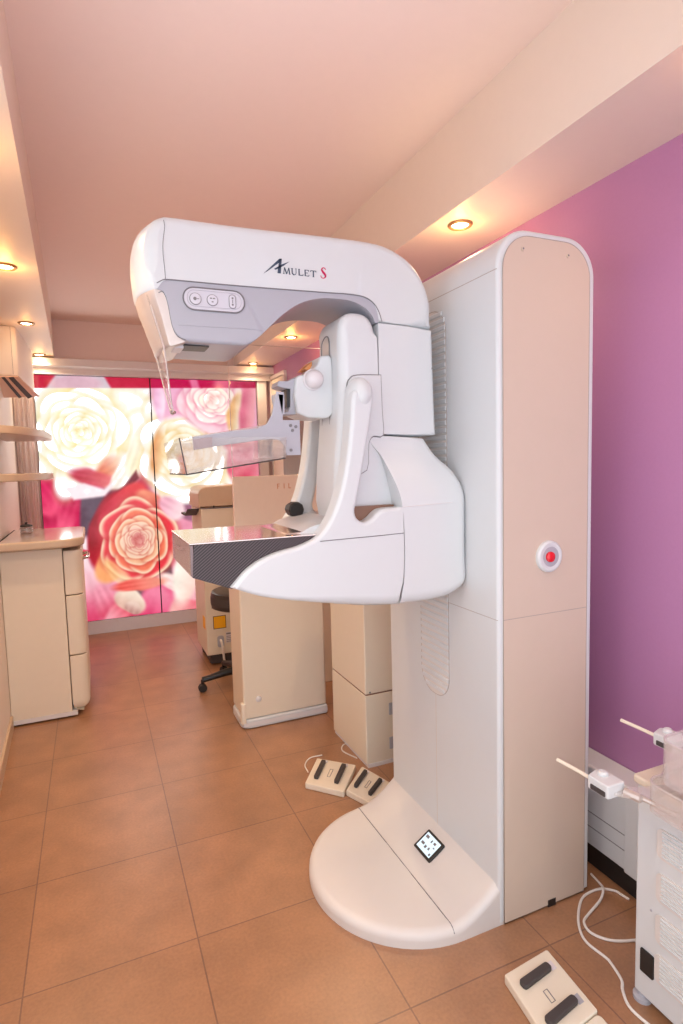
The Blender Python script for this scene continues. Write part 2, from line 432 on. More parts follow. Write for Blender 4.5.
struct('wall_right', slab([(XR, YB), (XR, YE), (XR+.1, YE), (XR+.1, YB)], 0, 2.65), M['purple'])
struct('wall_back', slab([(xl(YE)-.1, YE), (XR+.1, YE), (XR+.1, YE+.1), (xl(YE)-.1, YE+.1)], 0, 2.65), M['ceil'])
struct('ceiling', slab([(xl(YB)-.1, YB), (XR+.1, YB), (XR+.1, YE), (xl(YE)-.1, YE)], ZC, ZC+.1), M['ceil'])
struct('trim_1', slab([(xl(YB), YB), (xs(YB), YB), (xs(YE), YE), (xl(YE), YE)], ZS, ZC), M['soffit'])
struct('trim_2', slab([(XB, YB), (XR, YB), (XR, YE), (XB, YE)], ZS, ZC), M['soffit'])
# pelmet above the mural, its lit ledge, the white plinth below it and the post beside it
struct('trim_3', prism(rounded([(5.10, 2.118), (5.10, 2.165, .01), (5.06, 2.175, .005), (5.06, 2.235, .005), (5.19, 2.235), (5.19, 2.118)]), xl(5.1), XR, 0, 'x'), M['trimw'], 30)
struct('trim_4', slab([(xl(5.1), 5.155), (XR, 5.155), (XR, YE), (xl(5.1), YE)], 0, .112), mat('pale_blue_grey_plinth', (.72, .75, .82), .4))
struct('trim_5', prism(rect(1.415, 5.12, 1.50, 5.19, .006), .112, 2.118, 0, 'z'), M['trimw'], 30)
struct('baseboard_left', slab([(xl(YB), YB), (xl(3.44), 3.44), (xl(3.44)+.012, 3.44), (xl(YB)+.012, YB)], 0, .07), M['edge'])
d = struct('door_1', prism(rect(4.73, .0, 5.10, 2.12, .0), XR-.018, XR, .003, 'x'), M['cream'])
fr = obj('door_frame', prism([(4.69, 0), (4.69, 2.155), (5.11, 2.155), (5.11, 0), (5.10, 0), (5.10, 2.125), (4.725, 2.125), (4.725, 0)], XR-.028, XR-.001, .003, 'x'), M['trimw'], d)
h = obj('door_handle', tube([(XR-.02, 4.78, 1.03), (XR-.06, 4.78, 1.03), (XR-.065, 4.79, 1.03), (XR-.065, 4.89, 1.03)], .009), M['chrome'], d)

# ------------------------------------------------------------------ the rose mural: two back-lit panels
SS = 2.0; PX0, PY0, PW, PH = 30, 372, 236, 260
W, H = int(PW*SS), int(PH*SS)
yy, xx = np.mgrid[0:H, 0:W]
GX = xx/SS+PX0; GY = yy/SS+PY0
canvas = np.zeros((H, W, 3))
rng = np.random.RandomState(11)
def col(c): return np.array(c, float)/255
def sst(a, b, x):
    t = np.clip((x-a)/(b-a), 0, 1); return t*t*(3-2*t)
def blend(alpha, c):
    global canvas
    canvas = canvas*(1-alpha[..., None])+c*alpha[..., None]
def petal(cx, cy, rx, ry, ang, cin, cout, soft=.10, rim=None, a=1., warp=.12, sh=None, sha=.36):
    u = (GX-cx)*math.cos(ang)+(GY-cy)*math.sin(ang); v = -(GX-cx)*math.sin(ang)+(GY-cy)*math.cos(ang)
    ph = rng.rand()*6.28
    th = np.arctan2(v, u)
    d = np.sqrt((u/rx)**2+(v/ry)**2)*(1+warp*np.sin(2*th+ph)*.5+warp*.5*np.sin(3*th+ph*2))
    al = sst(1+soft, 1-soft, d)*a
    if sh is not None: blend(sst(1.32, .98, d)*sst(-.5, .3, u/rx)*sha, col(sh))
    t = sst(-.8, .85, u/rx)[..., None]
    c = col(cin)*(1-t)+col(cout)*t
    streak = .035*np.sin(v/ry*9+ph)*(1-t[..., 0])
    c = c+streak[..., None]
    if rim is not None:
        rr = (sst(.70, .95, d)*sst(-.1, .7, u/rx))[..., None]; c = c*(1-rr)+col(rim)*rr
    blend(al, np.clip(c, 0, 1))
def poly(pts, c, soft=1.0, a=1.0):
    P = np.array(pts, float); ins = np.zeros(GX.shape, bool); dm = np.full(GX.shape, 1e9)
    for i in range(len(P)):
        x0, y0 = P[i-1]; x1, y1 = P[i]
        cond = ((y0 > GY) != (y1 > GY)) & (GX < (x1-x0)*(GY-y0)/(y1-y0+1e-9)+x0); ins ^= cond
        t = np.clip(((GX-x0)*(x1-x0)+(GY-y0)*(y1-y0))/((x1-x0)**2+(y1-y0)**2+1e-9), 0, 1)
        dm = np.minimum(dm, np.hypot(GX-x0-t*(x1-x0), GY-y0-t*(y1-y0)))
    sd = np.where(ins, dm, -dm); blend(sst(-soft, soft, sd)*a, col(c))
def rose(cx, cy, R, tones, n0=7, k=.74, sq=.92, tilt=0., rings=6, twist=.6, rimc=None, sh=None):
    r = R; a0 = rng.rand()*6.28
    for i in range(rings):
        f = i/(rings-1); n = max(3, n0-i//2)
        for j in rng.permutation(n):
            an = a0+2*PI*j/n+rng.uniform(-.2, .2)
            ci = tones[0][min(i, len(tones[0])-1)]; co = tones[1][min(i, len(tones[1])-1)]
            rr = r*.56
            px = cx+rr*math.cos(an); py = cy+rr*math.sin(an)*sq
            petal(px, py, r*.50, r*.60, an+rng.uniform(-.25, .25), ci, co, soft=.055+.03*f, rim=rimc, sh=sh)
        a0 += twist+.35; r *= k
    petal(cx, cy, r*.7, r*.5, .6, tones[0][-1], tones[1][-1])
# ground tones
canvas[:] = col((190, 70, 95))
blend(sst(150, 156, GX), col((236, 150, 175)))
poly([(30, 476), (100, 470), (110, 545), (30, 550)], (206, 30, 84), 4)
poly([(80, 492), (118, 488), (128, 560), (96, 556), (80, 535)], (98, 72, 88), 2.5)
poly([(100, 560), (170, 560), (178, 600), (104, 606)], (118, 84, 92), 2)
for q in [(52, 520, 22, 14, 1.3, (150, 10, 52), (235, 60, 110)), (68, 512, 24, 10, 1.9, (190, 20, 70), (244, 92, 130)), (44, 500, 20, 12, .9, (214, 30, 90), (240, 80, 120))]:
    petal(*q, soft=.25)
# pale pink petals low on the left, red creases between them
poly([(70, 540), (92, 536), (124, 590), (112, 622), (70, 626)], (240, 186, 200), 4)
petal(98, 570, 34, 19, 1.0, (248, 226, 228), (236, 150, 172), soft=.2)
petal(86, 600, 28, 20, 1.3, (246, 190, 200), (214, 60, 100), soft=.25)
petal(108, 606, 22, 11, 1.1, (240, 150, 170), (206, 40, 74), soft=.3)
poly([(78, 548), (112, 556), (98, 559), (78, 556)], (212, 26, 60), 1.5)
petal(120, 612, 22, 10, 2.4, (222, 70, 90), (244, 170, 180), soft=.25)
# pink petals along the bottom right
petal(168, 602, 28, 22, .5, (228, 70, 120), (246, 150, 170), soft=.15)
petal(190, 604, 24, 16, 2.6, (232, 90, 110), (244, 178, 172), soft=.2)
petal(152, 610, 24, 18, -1.2, (214, 40, 90), (240, 130, 160), soft=.2)
petal(182, 586, 26, 8, .45, (250, 220, 214), (244, 170, 180), soft=.2)
petal(187, 568, 13, 34, .2, (250, 240, 226), (250, 214, 200), soft=.2)
petal(130, 600, 11, 17, -1.2, (222, 178, 160), (248, 226, 206), soft=.15)
petal(133, 607, 6, 9, -1.2, (190, 140, 130), (238, 206, 190), soft=.2)
# cream rose on the left panel
poly([(30, 386), (152, 386), (152, 462), (126, 488), (96, 484), (30, 472)], (255, 253, 249), 6)
cream = ([(246, 226, 176), (240, 216, 150), (236, 208, 128), (240, 210, 130), (238, 204, 126), (244, 222, 160), (244, 220, 160)],
         [(255, 255, 255), (255, 255, 253), (255, 253, 244), (255, 254, 246), (255, 252, 238), (255, 253, 242), (255, 253, 242)])
for q in [(116, 418, 36, 22, -.5), (130, 446, 36, 18, -1.2), (52, 404, 30, 24, 3.6), (48, 452, 26, 22, 2.6), (92, 396, 34, 18, -1.5), (108, 462, 34, 17, .9), (72, 468, 30, 16, 1.8)]:
    petal(*q, (240, 212, 150), (255, 255, 254), soft=.14, sh=(228, 206, 130))
rose(80, 432, 44, cream, n0=6, rings=7, sq=.9, k=.76, sh=(236, 218, 150))
petal(112, 466, 20, 9, -.55, (226, 96, 60), (255, 236, 214), soft=.35, a=.85)
petal(92, 478, 24, 8, .18, (188, 18, 46), (226, 96, 100), soft=.3, a=.9)
petal(128, 464, 30, 8, -.95, (250, 240, 226), (255, 255, 255), soft=.2)
petal(140, 442, 30, 10, -1.25, (250, 238, 206), (255, 255, 255), soft=.2)
poly([(64, 488), (84, 483), (104, 489), (118, 478), (106, 496), (74, 500)], (252, 232, 236), 2)
poly([(108, 497), (124, 486), (136, 470), (139, 478), (122, 496), (110, 503)], (126, 50, 60), 1.6)
# cream rose across the divider
poly([(142, 430), (170, 408), (230, 408), (236, 470), (230, 512), (176, 512), (152, 490)], (255, 250, 240), 8)
cream2 = ([(246, 216, 150), (240, 196, 116), (234, 180, 100), (236, 184, 110), (240, 200, 130), (246, 216, 170)],
          [(255, 255, 255), (255, 254, 246), (255, 250, 230), (255, 246, 224), (255, 248, 228), (255, 250, 236)])
for q in [(206, 424, 34, 16, -1.2), (222, 456, 32, 20, 0), (206, 484, 34, 14, 1.0), (172, 492, 30, 12, 1.8), (160, 420, 24, 12, -2.0)]:
    petal(*q, (242, 206, 140), (255, 255, 252), soft=.16, sh=(234, 196, 120))
rose(184, 452, 42, cream2, n0=6, rings=6, sq=1.0, k=.75, sh=(238, 204, 138))
petal(158, 452, 7, 24, .1, (222, 130, 66), (246, 206, 150), soft=.35, a=.75)
petal(196, 499, 36, 10, -.12, (255, 250, 240), (255, 255, 255), soft=.25)
# pink rose up on the right
poly([(152, 386), (258, 386), (258, 430), (226, 436), (206, 410), (160, 420), (152, 404)], (238, 176, 204), 4)
pink = ([(224, 130, 160), (236, 150, 170), (240, 166, 176), (240, 176, 180), (246, 196, 190)],
        [(250, 214, 222), (255, 238, 232), (255, 244, 236), (255, 240, 226), (255, 246, 236)])
rose(214, 400, 34, pink, n0=6, rings=5, sq=.8, k=.74, sh=(224, 120, 150))
petal(160, 402, 5, 16, 0, (244, 190, 220), (250, 220, 236), soft=.3)
petal(236, 414, 9, 22, .2, (236, 180, 120), (255, 250, 226), soft=.2)
petal(247, 410, 8, 30, .1, (228, 110, 140), (246, 170, 180), soft=.3)
# red-pink blooms at the far right
petal(246, 455, 18, 26, .3, (206, 40, 76), (240, 130, 150), soft=.2)
petal(240, 440, 16, 10, -.4, (240, 130, 140), (250, 176, 176), soft=.2)
petal(238, 466, 12, 12, .8, (230, 90, 120), (246, 150, 160), soft=.2)
petal(250, 490, 16, 20, .3, (226, 80, 110), (244, 160, 170), soft=.3)
# coral rose in the middle
coral = ([(200, 26, 44), (220, 62, 52), (220, 100, 70), (210, 112, 90), (212, 124, 106), (208, 116, 104), (206, 104, 98)],
         [(236, 60, 72), (242, 122, 90), (248, 190, 150), (246, 208, 182), (244, 198, 178), (242, 190, 172), (230, 152, 142)])
petal(106, 530, 17, 38, .22, (160, 6, 30), (224, 26, 46), soft=.12)
petal(122, 508, 30, 15, -.75, (190, 16, 44), (232, 80, 84), soft=.12)
petal(152, 508, 24, 12, -2.2, (206, 60, 60), (244, 150, 120), soft=.15)
petal(114, 562, 22, 16, 2.5, (226, 90, 50), (250, 170, 110), soft=.15)
rose(138, 540, 37, coral, n0=7, rings=7, sq=1.14, k=.77, rimc=(250, 212, 180), sh=(196, 70, 62))
petal(118, 574, 20, 7, .8, (250, 190, 120), (252, 226, 180), soft=.3, a=.7)
petal(140, 584, 26, 6, -.15, (236, 90, 80), (244, 150, 130), soft=.25)
petal(190, 512, 16, 8, .2, (140, 84, 110), (170, 120, 140), soft=.25)
petal(172, 508, 14, 10, .5, (244, 178, 196), (252, 220, 224), soft=.25)
# unlit strip along the top of both panels
strip = sst(389.0, 387.6, GY)
top = np.zeros_like(canvas); top[:] = col((196, 26, 62))
def tput(al, c):
    global top
    top = top*(1-al[..., None])+col(c)*al[..., None]
tput(sst(150.5, 151.5, GX), (190, 10, 74))
tput(sst(44, 49, GX-(388-GY)*.7)*sst(108, 104, GX+(GY-380)*-.6), (212, 192, 202))
tput(sst(30, 20, np.hypot(GX-76, (GY-384)*3))*.5, (224, 160, 178))
tput(sst(6, 2, np.abs(GX-194-(GY-384)*.3)), (226, 110, 150)); tput(sst(14, 4, np.abs(GX-222))*.7, (232, 130, 150))
canvas = canvas*(1-strip[..., None])+top*strip[..., None]
soft_noise = np.zeros((H, W))
for s_, a_ in ((14, .02), (6, .015)):
    g = rng.rand(H//s_+2, W//s_+2); yi = np.minimum(yy/s_, H//s_); xi = np.minimum(xx/s_, W//s_)
    y0 = yi.astype(int); x0 = xi.astype(int); fy = yi-y0; fx = xi-x0
    soft_noise += a_*2*((g[y0, x0]*(1-fx)+g[y0, x0+1]*fx)*(1-fy)+(g[y0+1, x0]*(1-fx)+g[y0+1, x0+1]*fx)*fy-.5)
canvas = np.clip(canvas+soft_noise[..., None], 0, 1)

YM = 5.150                                      # the print's plane
FPX, ZCAM = 578.73, 1.36638
def art_xy(x, z):                               # where a point of the wall lies in the artwork
    v = Vector((x, 5.17, z-ZCAM)); dz = v.dot(fwd)
    return 341.5+FPX*v.dot(r2)/dz, 512-FPX*v.dot(u2)/dz
def print_material():
    m = bpy.data.materials.new('backlit_rose_print'); m.use_nodes = True
    nt = m.node_tree; nt.nodes.clear()
    at = nt.nodes.new('ShaderNodeAttribute'); at.attribute_name = 'print'
    e = nt.nodes.new('ShaderNodeEmission'); e.inputs['Strength'].default_value = .74
    nt.links.new(at.outputs['Color'], e.inputs['Color'])
    g = nt.nodes.new('ShaderNodeBsdfGlossy'); g.inputs['Roughness'].default_value = .12
    mx = nt.nodes.new('ShaderNodeMixShader'); mx.inputs['Fac'].default_value = .03
    nt.links.new(e.outputs[0], mx.inputs[1]); nt.links.new(g.outputs[0], mx.inputs[2])
    o = nt.nodes.new('ShaderNodeOutputMaterial'); nt.links.new(mx.outputs[0], o.inputs['Surface'])
    return m
M['print'] = print_material()
def panel(x0, x1, label):
    t = thing('lightbox_panel', label, 'light box', ((x0+x1)/2, 5.17, .112), 'backlit rose panels')
    z0, z1 = .114, 2.116
    obj('case', prism(rect(x0, z0, x1, z1, .002), YM+.003, 5.189, .0, 'y'), M['dark'], t)
    nx, nz = int((x1-x0)*210), int((z1-z0)*210)
    xsn = np.linspace(x0+.0035, x1-.0035, nx); zsn = np.linspace(z0+.002, z1-.002, nz)
    X, Z = np.meshgrid(xsn, zsn)
    v = np.stack([X.ravel(), np.full(X.size, YM), Z.ravel()], 1)
    i = np.arange(nx*nz).reshape(nz, nx)
    f = np.stack([i[:-1, :-1].ravel(), i[:-1, 1:].ravel(), i[1:, 1:].ravel(), i[1:, :-1].ravel()], 1)
    me = bpy.data.meshes.new('print'); me.from_pydata(v.tolist(), [], f.tolist())
    vx, vz = v[:, 0], v[:, 2]-ZCAM
    dz = vx*fwd.x+5.17*fwd.y+vz*fwd.z
    px = 341.5+FPX*(vx*r2.x+5.17*r2.y+vz*r2.z)/dz; py = 512-FPX*(vx*u2.x+5.17*u2.y+vz*u2.z)/dz
    cx = np.clip((px-PX0)*SS, 0, W-1.01); cy = np.clip((py-PY0)*SS, 0, H-1.01)
    x0i = cx.astype(int); y0i = cy.astype(int); fx = (cx-x0i)[:, None]; fy = (cy-y0i)[:, None]
    c = (canvas[y0i, x0i]*(1-fx)+canvas[y0i, x0i+1]*fx)*(1-fy)+(canvas[y0i+1, x0i]*(1-fx)+canvas[y0i+1, x0i+1]*fx)*fy
    lin = np.where(c <= .04045, c/12.92, ((c+.055)/1.055)**2.4)
    lin = lin*(1+6.0*sst(.92, 1.0, c.min(1)))[:, None]      # the white petals let most of the back light through
    a = me.color_attributes.new('print', 'FLOAT_COLOR', 'POINT')
    a.data.foreach_set('color', np.concatenate([lin, np.ones((len(lin), 1))], 1).ravel())
    me.materials.append(M['print'])
    o = bpy.data.objects.new('rose_print', me); C.objects.link(o); o.parent = t
    o.matrix_parent_inverse = Matrix.Translation(t.location).inverted()
    return t
panel(-.368, .4985, 'back-lit panel left of the dark divider, printed with a cream rose above crimson petals')
panel(.5015, 1.412, 'back-lit panel right of the dark divider with a pink rose, behind the compression paddle')

# ------------------------------------------------------------------ recessed downlights
DL = []
def downlight(x, y, label, power=9):
    t = thing('downlight', label, 'ceiling light', (x, y, ZS), 'downlights in the soffits')
    obj('trim_ring', lathe([(.047, 0), (.047, -.004), (.043, -.008), (.034, -.0075), (.031, -.003), (.031, 0)], (x, y, ZS), 'z', 28), mat_ring, t)
    obj('lens', lathe([(0, -.0055), (.024, -.005), (.0305, -.0028), (.0305, -.0005), (0, -.0005)], (x, y, ZS), 'z', 24), M['lens'], t)
    lamp(x, y, power, .25 if power < 10 else .9)
    return t
def lamp(x, y, power, glow=.9):
    l = bpy.data.lights.new('downlight_glow', 'POINT'); l.energy = glow*.95; l.color = (1, .47, .12); l.shadow_soft_size = .028
    o = bpy.data.objects.new('downlight_glow', l); C.objects.link(o); o.location = (x, y, ZS-.045)
    l = bpy.data.lights.new('downlight_beam', 'SPOT'); l.energy = power; l.color = (1, .74, .48); l.shadow_soft_size = .035
    l.spot_size = math.radians(140); l.spot_blend = 1
    o = bpy.data.objects.new('downlight_beam', l); C.objects.link(o); o.location = (x, y, ZS-.03)
mat_ring = mat('bronze_ring', (.32, .20, .10), .3, metal=.6)
LP = 2.0
for x, y, lb in [(1.330, 1.889, 'bright downlight in the soffit right above the tall white column'),
                 (1.335, 3.909, 'nearer of the two downlights in the right soffit seen under the tube head'),
                 (1.347, 4.98, 'farther of the two downlights in the right soffit, close to the rose mural'),
                 (-.287, 2.93, 'nearest downlight in the left soffit, cut by the edge of the photo'),
                 (-.300, 3.995, 'middle downlight of the left soffit, just above the hanging wall cupboard'),
                 (-.305, 5.02, 'farthest downlight in the left soffit, beside the pelmet of the mural')]:
    downlight(x, y, lb, 1.0 if 3.9 < y < 4.1 and x < 0 else (7 if y > 4.5 else 18))
for x, y, p in [(1.33, 2.90, 20), (1.33, .86, 4), (1.33, -.15, 14), (-.28, 1.87, 20), (-.27, .84, 14), (-.26, -.2, 14)]: lamp(x, y, p, .9 if y > 1 else .3)

# ------------------------------------------------------------------ the mammography unit
YC = 1.625
mu = thing('mammography_unit', 'tall white mammography machine with C-shaped arm, dark support table and round floor base', 'x-ray machine', (1.2, 1.61, 0))
def mir(y): return 2*YC-y
# --- base plate: rounded foot that sweeps up to the column
def base_mesh():
    bm = bmesh.new(); cx, cy, R = .905, 1.62, .330
    out = []
    for k in range(41):
        a = PI/2+PI*k/40; out.append((cx+R*math.cos(a), cy+R*math.sin(a)))
    for k in range(1, 13): out.append((cx+.14*k/12, cy-R))
    for k in range(1, 24): out.append((cx+.14, cy-R+2*R*k/24))
    for k in range(12): out.append((cx+.14*(1-k/12), cy+R))
    def edge_d(x, y):
        if x < cx: return R-math.hypot(x-cx, y-cy)
        return R-abs(y-cy)
    def hgt(x, y):
        d = max(0, edge_d(x, y)); rr = .026
        e = rr*(1-math.sqrt(max(0, 1-(1-min(1, d/rr))**2))) if d < rr else 0
        s = max(0, x-.868)/.165; ramp = .088*s**1.7
        return .046+ramp-e*(1+ramp*2)
    fr_ = [1, .997, .988, .97, .945, .92, .86, .78, .68, .57, .45, .33, .2, .1]
    ox, oy = .94, cy
    low = [bm.verts.new((x, y, 0)) for x, y in out]
    rings = [low]
    for f in fr_:
        rings.append([bm.verts.new((ox+(x-ox)*f, oy+(y-oy)*f, hgt(ox+(x-ox)*f, oy+(y-oy)*f))) for x, y in out])
    ctr = bm.verts.new((ox, oy, hgt(ox, oy)))
    N = len(out)
    for a, b in zip(rings, rings[1:]):
        for i in range(N): bm.faces.new((a[i-1], a[i], b[i], b[i-1]))
    for i in range(N): bm.faces.new((rings[-1][i-1], rings[-1][i], ctr))
    bm.faces.new(low[::-1])
    return bm, hgt
bb, hgt = base_mesh()
bp_ = obj('base_plate', bb, M['base'], mu, 50)
sb = obj('seam', tube([(.872, 1.62-.3268+.6536*k/60, hgt(.872, 1.62-.3268+.6536*k/60)+.0002) for k in range(61)], .0016, 6), M['seam'], bp_)
# --- little status screen lying on the sweep of the foot
scr_c = Vector((.968, 1.576, 0)); scr_c.z = hgt(scr_c.x, scr_c.y)
slope = (hgt(.995, 1.576)-hgt(.941, 1.576))/.054; ux = Vector((1, 0, slope)).normalized(); uy = Vector((0, 1, 0)); un = ux.cross(uy)
def on_screen(a, b, c): return scr_c+ux*a+uy*b+un*(c+.004)
def tilt(bm, ):
    for v in bm.verts: v.co = on_screen(*v.co)
    return bm
ds = obj('display', tilt(prism(rect(-.037, -.048, .037, .048, .004), -.008, .004, .002, 'z')), M['black'], mu)
obj('screen', tilt(prism(rect(-.028, -.038, .029, .039, .001), .003, .0048, 0, 'z')), M['screen'], ds)
bmk = bmesh.new()
for a0, b0, a1, b1 in [(.012, .018, .022, .034), (.010, -.004, .020, .002), (.012, -.024, .02, -.012), (.002, -.030, .006, -.022), (-.012, .016, -.003, .032), (-.016, .000, -.006, .010), (-.013, -.016, -.004, -.008), (-.024, -.034, -.016, -.026)]:
    prism(rect(a0, b0, a1, b1), .0046, .0052, 0, 'z', bm=bmk)
obj('readout', tilt(bmk), M['seam'], ds, 0)
# --- column
XC0, XC1, YF, YR = 1.024, 1.374, 1.288, 1.935
colp = rounded([(XC0, 0.004, 0), (XC1, 0.004, 0), (XC1, 1.985, .105), (XC0, 1.985, .105)], 12)
cl = obj('column', prism(colp, YF, YR, .011, 'y', 5), M['white'], mu)
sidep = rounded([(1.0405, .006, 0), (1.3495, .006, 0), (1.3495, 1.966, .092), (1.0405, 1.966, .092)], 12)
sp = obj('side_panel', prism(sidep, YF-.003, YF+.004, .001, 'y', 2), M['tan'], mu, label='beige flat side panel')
obj('panel_seam', prism(rect(1.0405, .914, 1.3495, .9158), YF-.0034, YF, 0, 'y'), M['softseam'], sp, 0)
ring = [(x, YF-.003, z) for x, z in offset(sidep, .0006)]
obj('panel_gap', tube(ring, .0009, 5, True), M['softseam'], sp)
for x, z in ((1.107, 1.931), (1.267, 1.931)):
    s = obj('screw_cap', lathe([(0, -.003), (.006, -.0028), (.0068, 0)], (x, YF-.003, z), 'y', 16), M['tan'], sp)
    obj('screw_hole', lathe([(0, -.0034), (.0028, -.0034), (.0028, -.002)], (x, YF-.003, z), 'y', 12), M['seam'], sp)
obj('cable_notch', box(1.205, YF-.0045, .0, 1.235, YF-.001, .022), M['black'], sp, 0)
# seams round the white shell of the column
obj('cap_seam', prism(rect(XC0-.0006, YF+.004, XC1+.0006, YR-.01, .0), 1.8715, 1.8732, 0, 'z'), M['softseam'], cl, 0)
obj('waist_seam', prism(rect(XC0-.0006, YF+.004, XC1+.0006, YR-.01, .0), .9142, .9156, 0, 'z'), M['softseam'], cl, 0)
obj('foot_seam', box(XC0-.0005, 1.6145, .12, XC0+.01, 1.6155, .59), M['tan'], cl, 0)
# vent strip with ribs on the face behind the arm
vp_ = rounded([(1.533, .587, .075), (1.701, .587, .075), (1.701, 1.835, .075), (1.533, 1.835, .075)], 8)
vg = obj('vent_grille', prism(vp_, XC0-.0012, XC0+.004, 0, 'x'), M['base'], mu)
bmr = bmesh.new(); k = 0; z = .60
while z < 1.825:
    inset = 0
    for zc in (.582+.075, 1.835-.075):
        if (z < zc and zc < 1) or (z > zc and zc > 1):
            inset = .075-math.sqrt(max(0, .075**2-(z-zc)**2))
    prism(rounded([(XC0+.001, z), (XC0-.0045, z+.004, .001), (XC0-.0045, z+.014, .001), (XC0+.001, z+.018)], 2), 1.535+inset, 1.699-inset, 0, 'y', bm=bmr); z += .0224
obj('vent_rib', bmr, M['white'], vg, 30)
obj('vent_gap', tube([(XC0-.001, y, z) for y, z in vp_], .0011, 5, True), M['softseam'], vg)
# --- emergency stop
ex, ez = 1.2005, 1.083
es = obj('emergency_stop', lathe([(.020, -.001), (.0215, -.006), (.030, -.0115), (.040, -.0115), (.0455, -.007), (.0465, 0), (.0465, .002)], (ex, YF-.003, ez), 'y', 40), M['white'], mu)
bmw = lathe([(0, .0), (.020, .0), (.0235, -.004), (.029, -.0105)], (ex, YF-.0035, ez), 'y', 36)
obj('stop_well', bmw, M['grey'], es)
obj('stop_button', lathe([(0, -.020), (.010, -.0195), (.0145, -.017), (.0155, -.012), (.0145, -.007), (.009, -.005), (.009, 0)], (ex-.004, YF-.003, ez), 'y', 28), M['red'], es, label='red mushroom button')

# --- tube head (white cover over a grey lower body)
YN = 1.495
def bow(x, y):              # the nose is rounded in plan
    t = (y-1.625)/.13; w = max(0., min(1., (.235-x)/.12)); w = w*w*(3-2*w)
    return x+w*(.038*abs(t)**2.6+.004)
def bowed(bm, cut=True):
    if cut:
        for yc in np.linspace(1.515, 1.735, 12):
            bmesh.ops.bisect_plane(bm, geom=bm.verts[:]+bm.edges[:]+bm.faces[:], plane_co=(0, yc, 0), plane_no=(0, 1, 0))
        for xc in (.15, .17, .19, .21):
            bmesh.ops.bisect_plane(bm, geom=bm.verts[:]+bm.edges[:]+bm.faces[:], plane_co=(xc, 0, 0), plane_no=(1, 0, 0))
    if cut: bmesh.ops.triangulate(bm, faces=[f for f in bm.faces if len(f.verts) > 4])
    for v in bm.verts: v.co.x = bow(v.co.x, v.co.y)
    return bm
def cover_r(x, z):          # generous rounding on the outside of the arm only
    f = lambda t: max(0., min(1., t))
    return .024*(f((z-1.826)/.03) if x < .70 else f(max((x-.79)/.06, (z-1.835)/.02)) * (f((z-1.757)/.012) if x < .9 else 1))
def housing_r(x, z):        # along the underside only, thinning towards the inner corner
    f = lambda t: max(0., min(1., t))
    return .010*f((1.705-z)/.02)*f((.43-x)/.05)
def swell(x, z):
    k = max(0., min(1., (x-.72)/.08))*max(0., min(1., (z-1.765)/.03))*(1 if z-1.835 > .3*(.83-x) and (x > .80 or z > 1.86) else 0)
    L = math.hypot(x-.80, z-1.82)+1e-6
    return x+k*.010*(x-.80)/L, z+k*.006*(z-1.82)/L
OUT['cover'] = [swell(x, z) for x, z in OUT['cover']]
OUT['cover'] = [(x, z+.008*max(0, min(1, (z-1.86)/.08))) for x, z in OUT['cover']]
hd = obj('tube_head', bowed(prism(curve(OUT['cover'], 4), YN, mir(YN), .030, 'y', 7, rfun=cover_r)), M['white'], mu, label='white cover of the tube head and upper arm')
gh = obj('tube_housing', bowed(prism(curve(OUT['underhead'], 4), YN+.0015, mir(YN+.0015), .024, 'y', 7, rfun=housing_r)), M['grey'], mu, 40, True, label='lavender grey lower housing of the tube head')
obj('nose_panel', bowed(prism(curve(OUT['nose'], 2), YN+.004, mir(YN+.004), .002, 'y', 2)), M['silver'], mu, label='shiny silver front of the tube housing')
# seam between nose cap and cover
def line_y(pts, y, r, name, m, parent): return obj(name, bowed(tube(spline([(x, y, z) for x, z in pts], 5), r, 6), False), m, parent)
line_y([(.176, 1.962), (.179, 1.945), (.168, 1.912), (.165, 1.885), (.169, 1.85), (.171, 1.823)], YN-.0004, .0011, 'nose_seam', M['seam'], hd)
line_y([(.134, 1.812), (.156, 1.820), (.181, 1.8225), (.229, 1.823), (.378, 1.824), (.621, 1.829), (.671, 1.8305), (.726, 1.828), (.757, 1.814), (.775, 1.79), (.784, 1.763)], YN-.0002, .0014, 'cover_seam', M['seam'], hd)
line_y([(.143, 1.790), (.157, 1.794), (.170, 1.785), (.181, 1.763), (.195, 1.714), (.213, 1.690), (.236, 1.682)], YN+.004, .0014, 'nose_gap', M['seam'], gh)
line_y([(.219, 1.716), (.30, 1.717), (.39, 1.7175), (.436, 1.716)], YN+.0012, .0006, 'housing_seam', M['grey'], gh)
# control panel on the housing: sunken pill with three buttons
cp = obj('control_panel', prism(rounded([(.236, 1.757, .0255), (.386, 1.757, .0255), (.386, 1.808, .0255), (.236, 1.808, .0255)], 10), YN-.0015, YN+.004, .0008, 'y', 2), mat('pale_panel', (.60, .59, .65), .35), mu)
obj('panel_rim', tube([(x, YN-.001, z) for x, z in rounded([(.234, 1.755, .0275), (.388, 1.755, .0275), (.388, 1.810, .0275), (.234, 1.810, .0275)], 10)], .0016, 6, True), M['seam'], cp)
obj('inner_rim', tube([(x, YN-.0016, z) for x, z in rounded([(.244, 1.764, .018), (.379, 1.764, .018), (.379, 1.803, .018), (.244, 1.803, .018)], 10)], .0008, 6, True), mat('pale_line', (.44, .43, .49), .4), cp)
def push(pts, mark, lbl=None):
    b = obj('button', prism(pts, YN-.005, YN, .0015, 'y', 3), mat_btn, cp)
    obj('button_ring', tube([(x, YN-.0032, z) for x, z in offset(pts, .0003)], .0010, 5, True), M['seam'], cp)
    bmm = bmesh.new()
    for q in mark: prism(q, YN-.0054, YN-.004, 0, 'y', bm=bmm)
    obj('button_mark', bmm, M['seam'], cp, 0)
mat_btn = mat('button_plastic', (.62, .61, .67), .35)
push(disc(.2635, 1.7815, .0135, 24), [disc(.2620, 1.7815, .0042, 14), rect(.267, 1.7805, .272, 1.7825)])
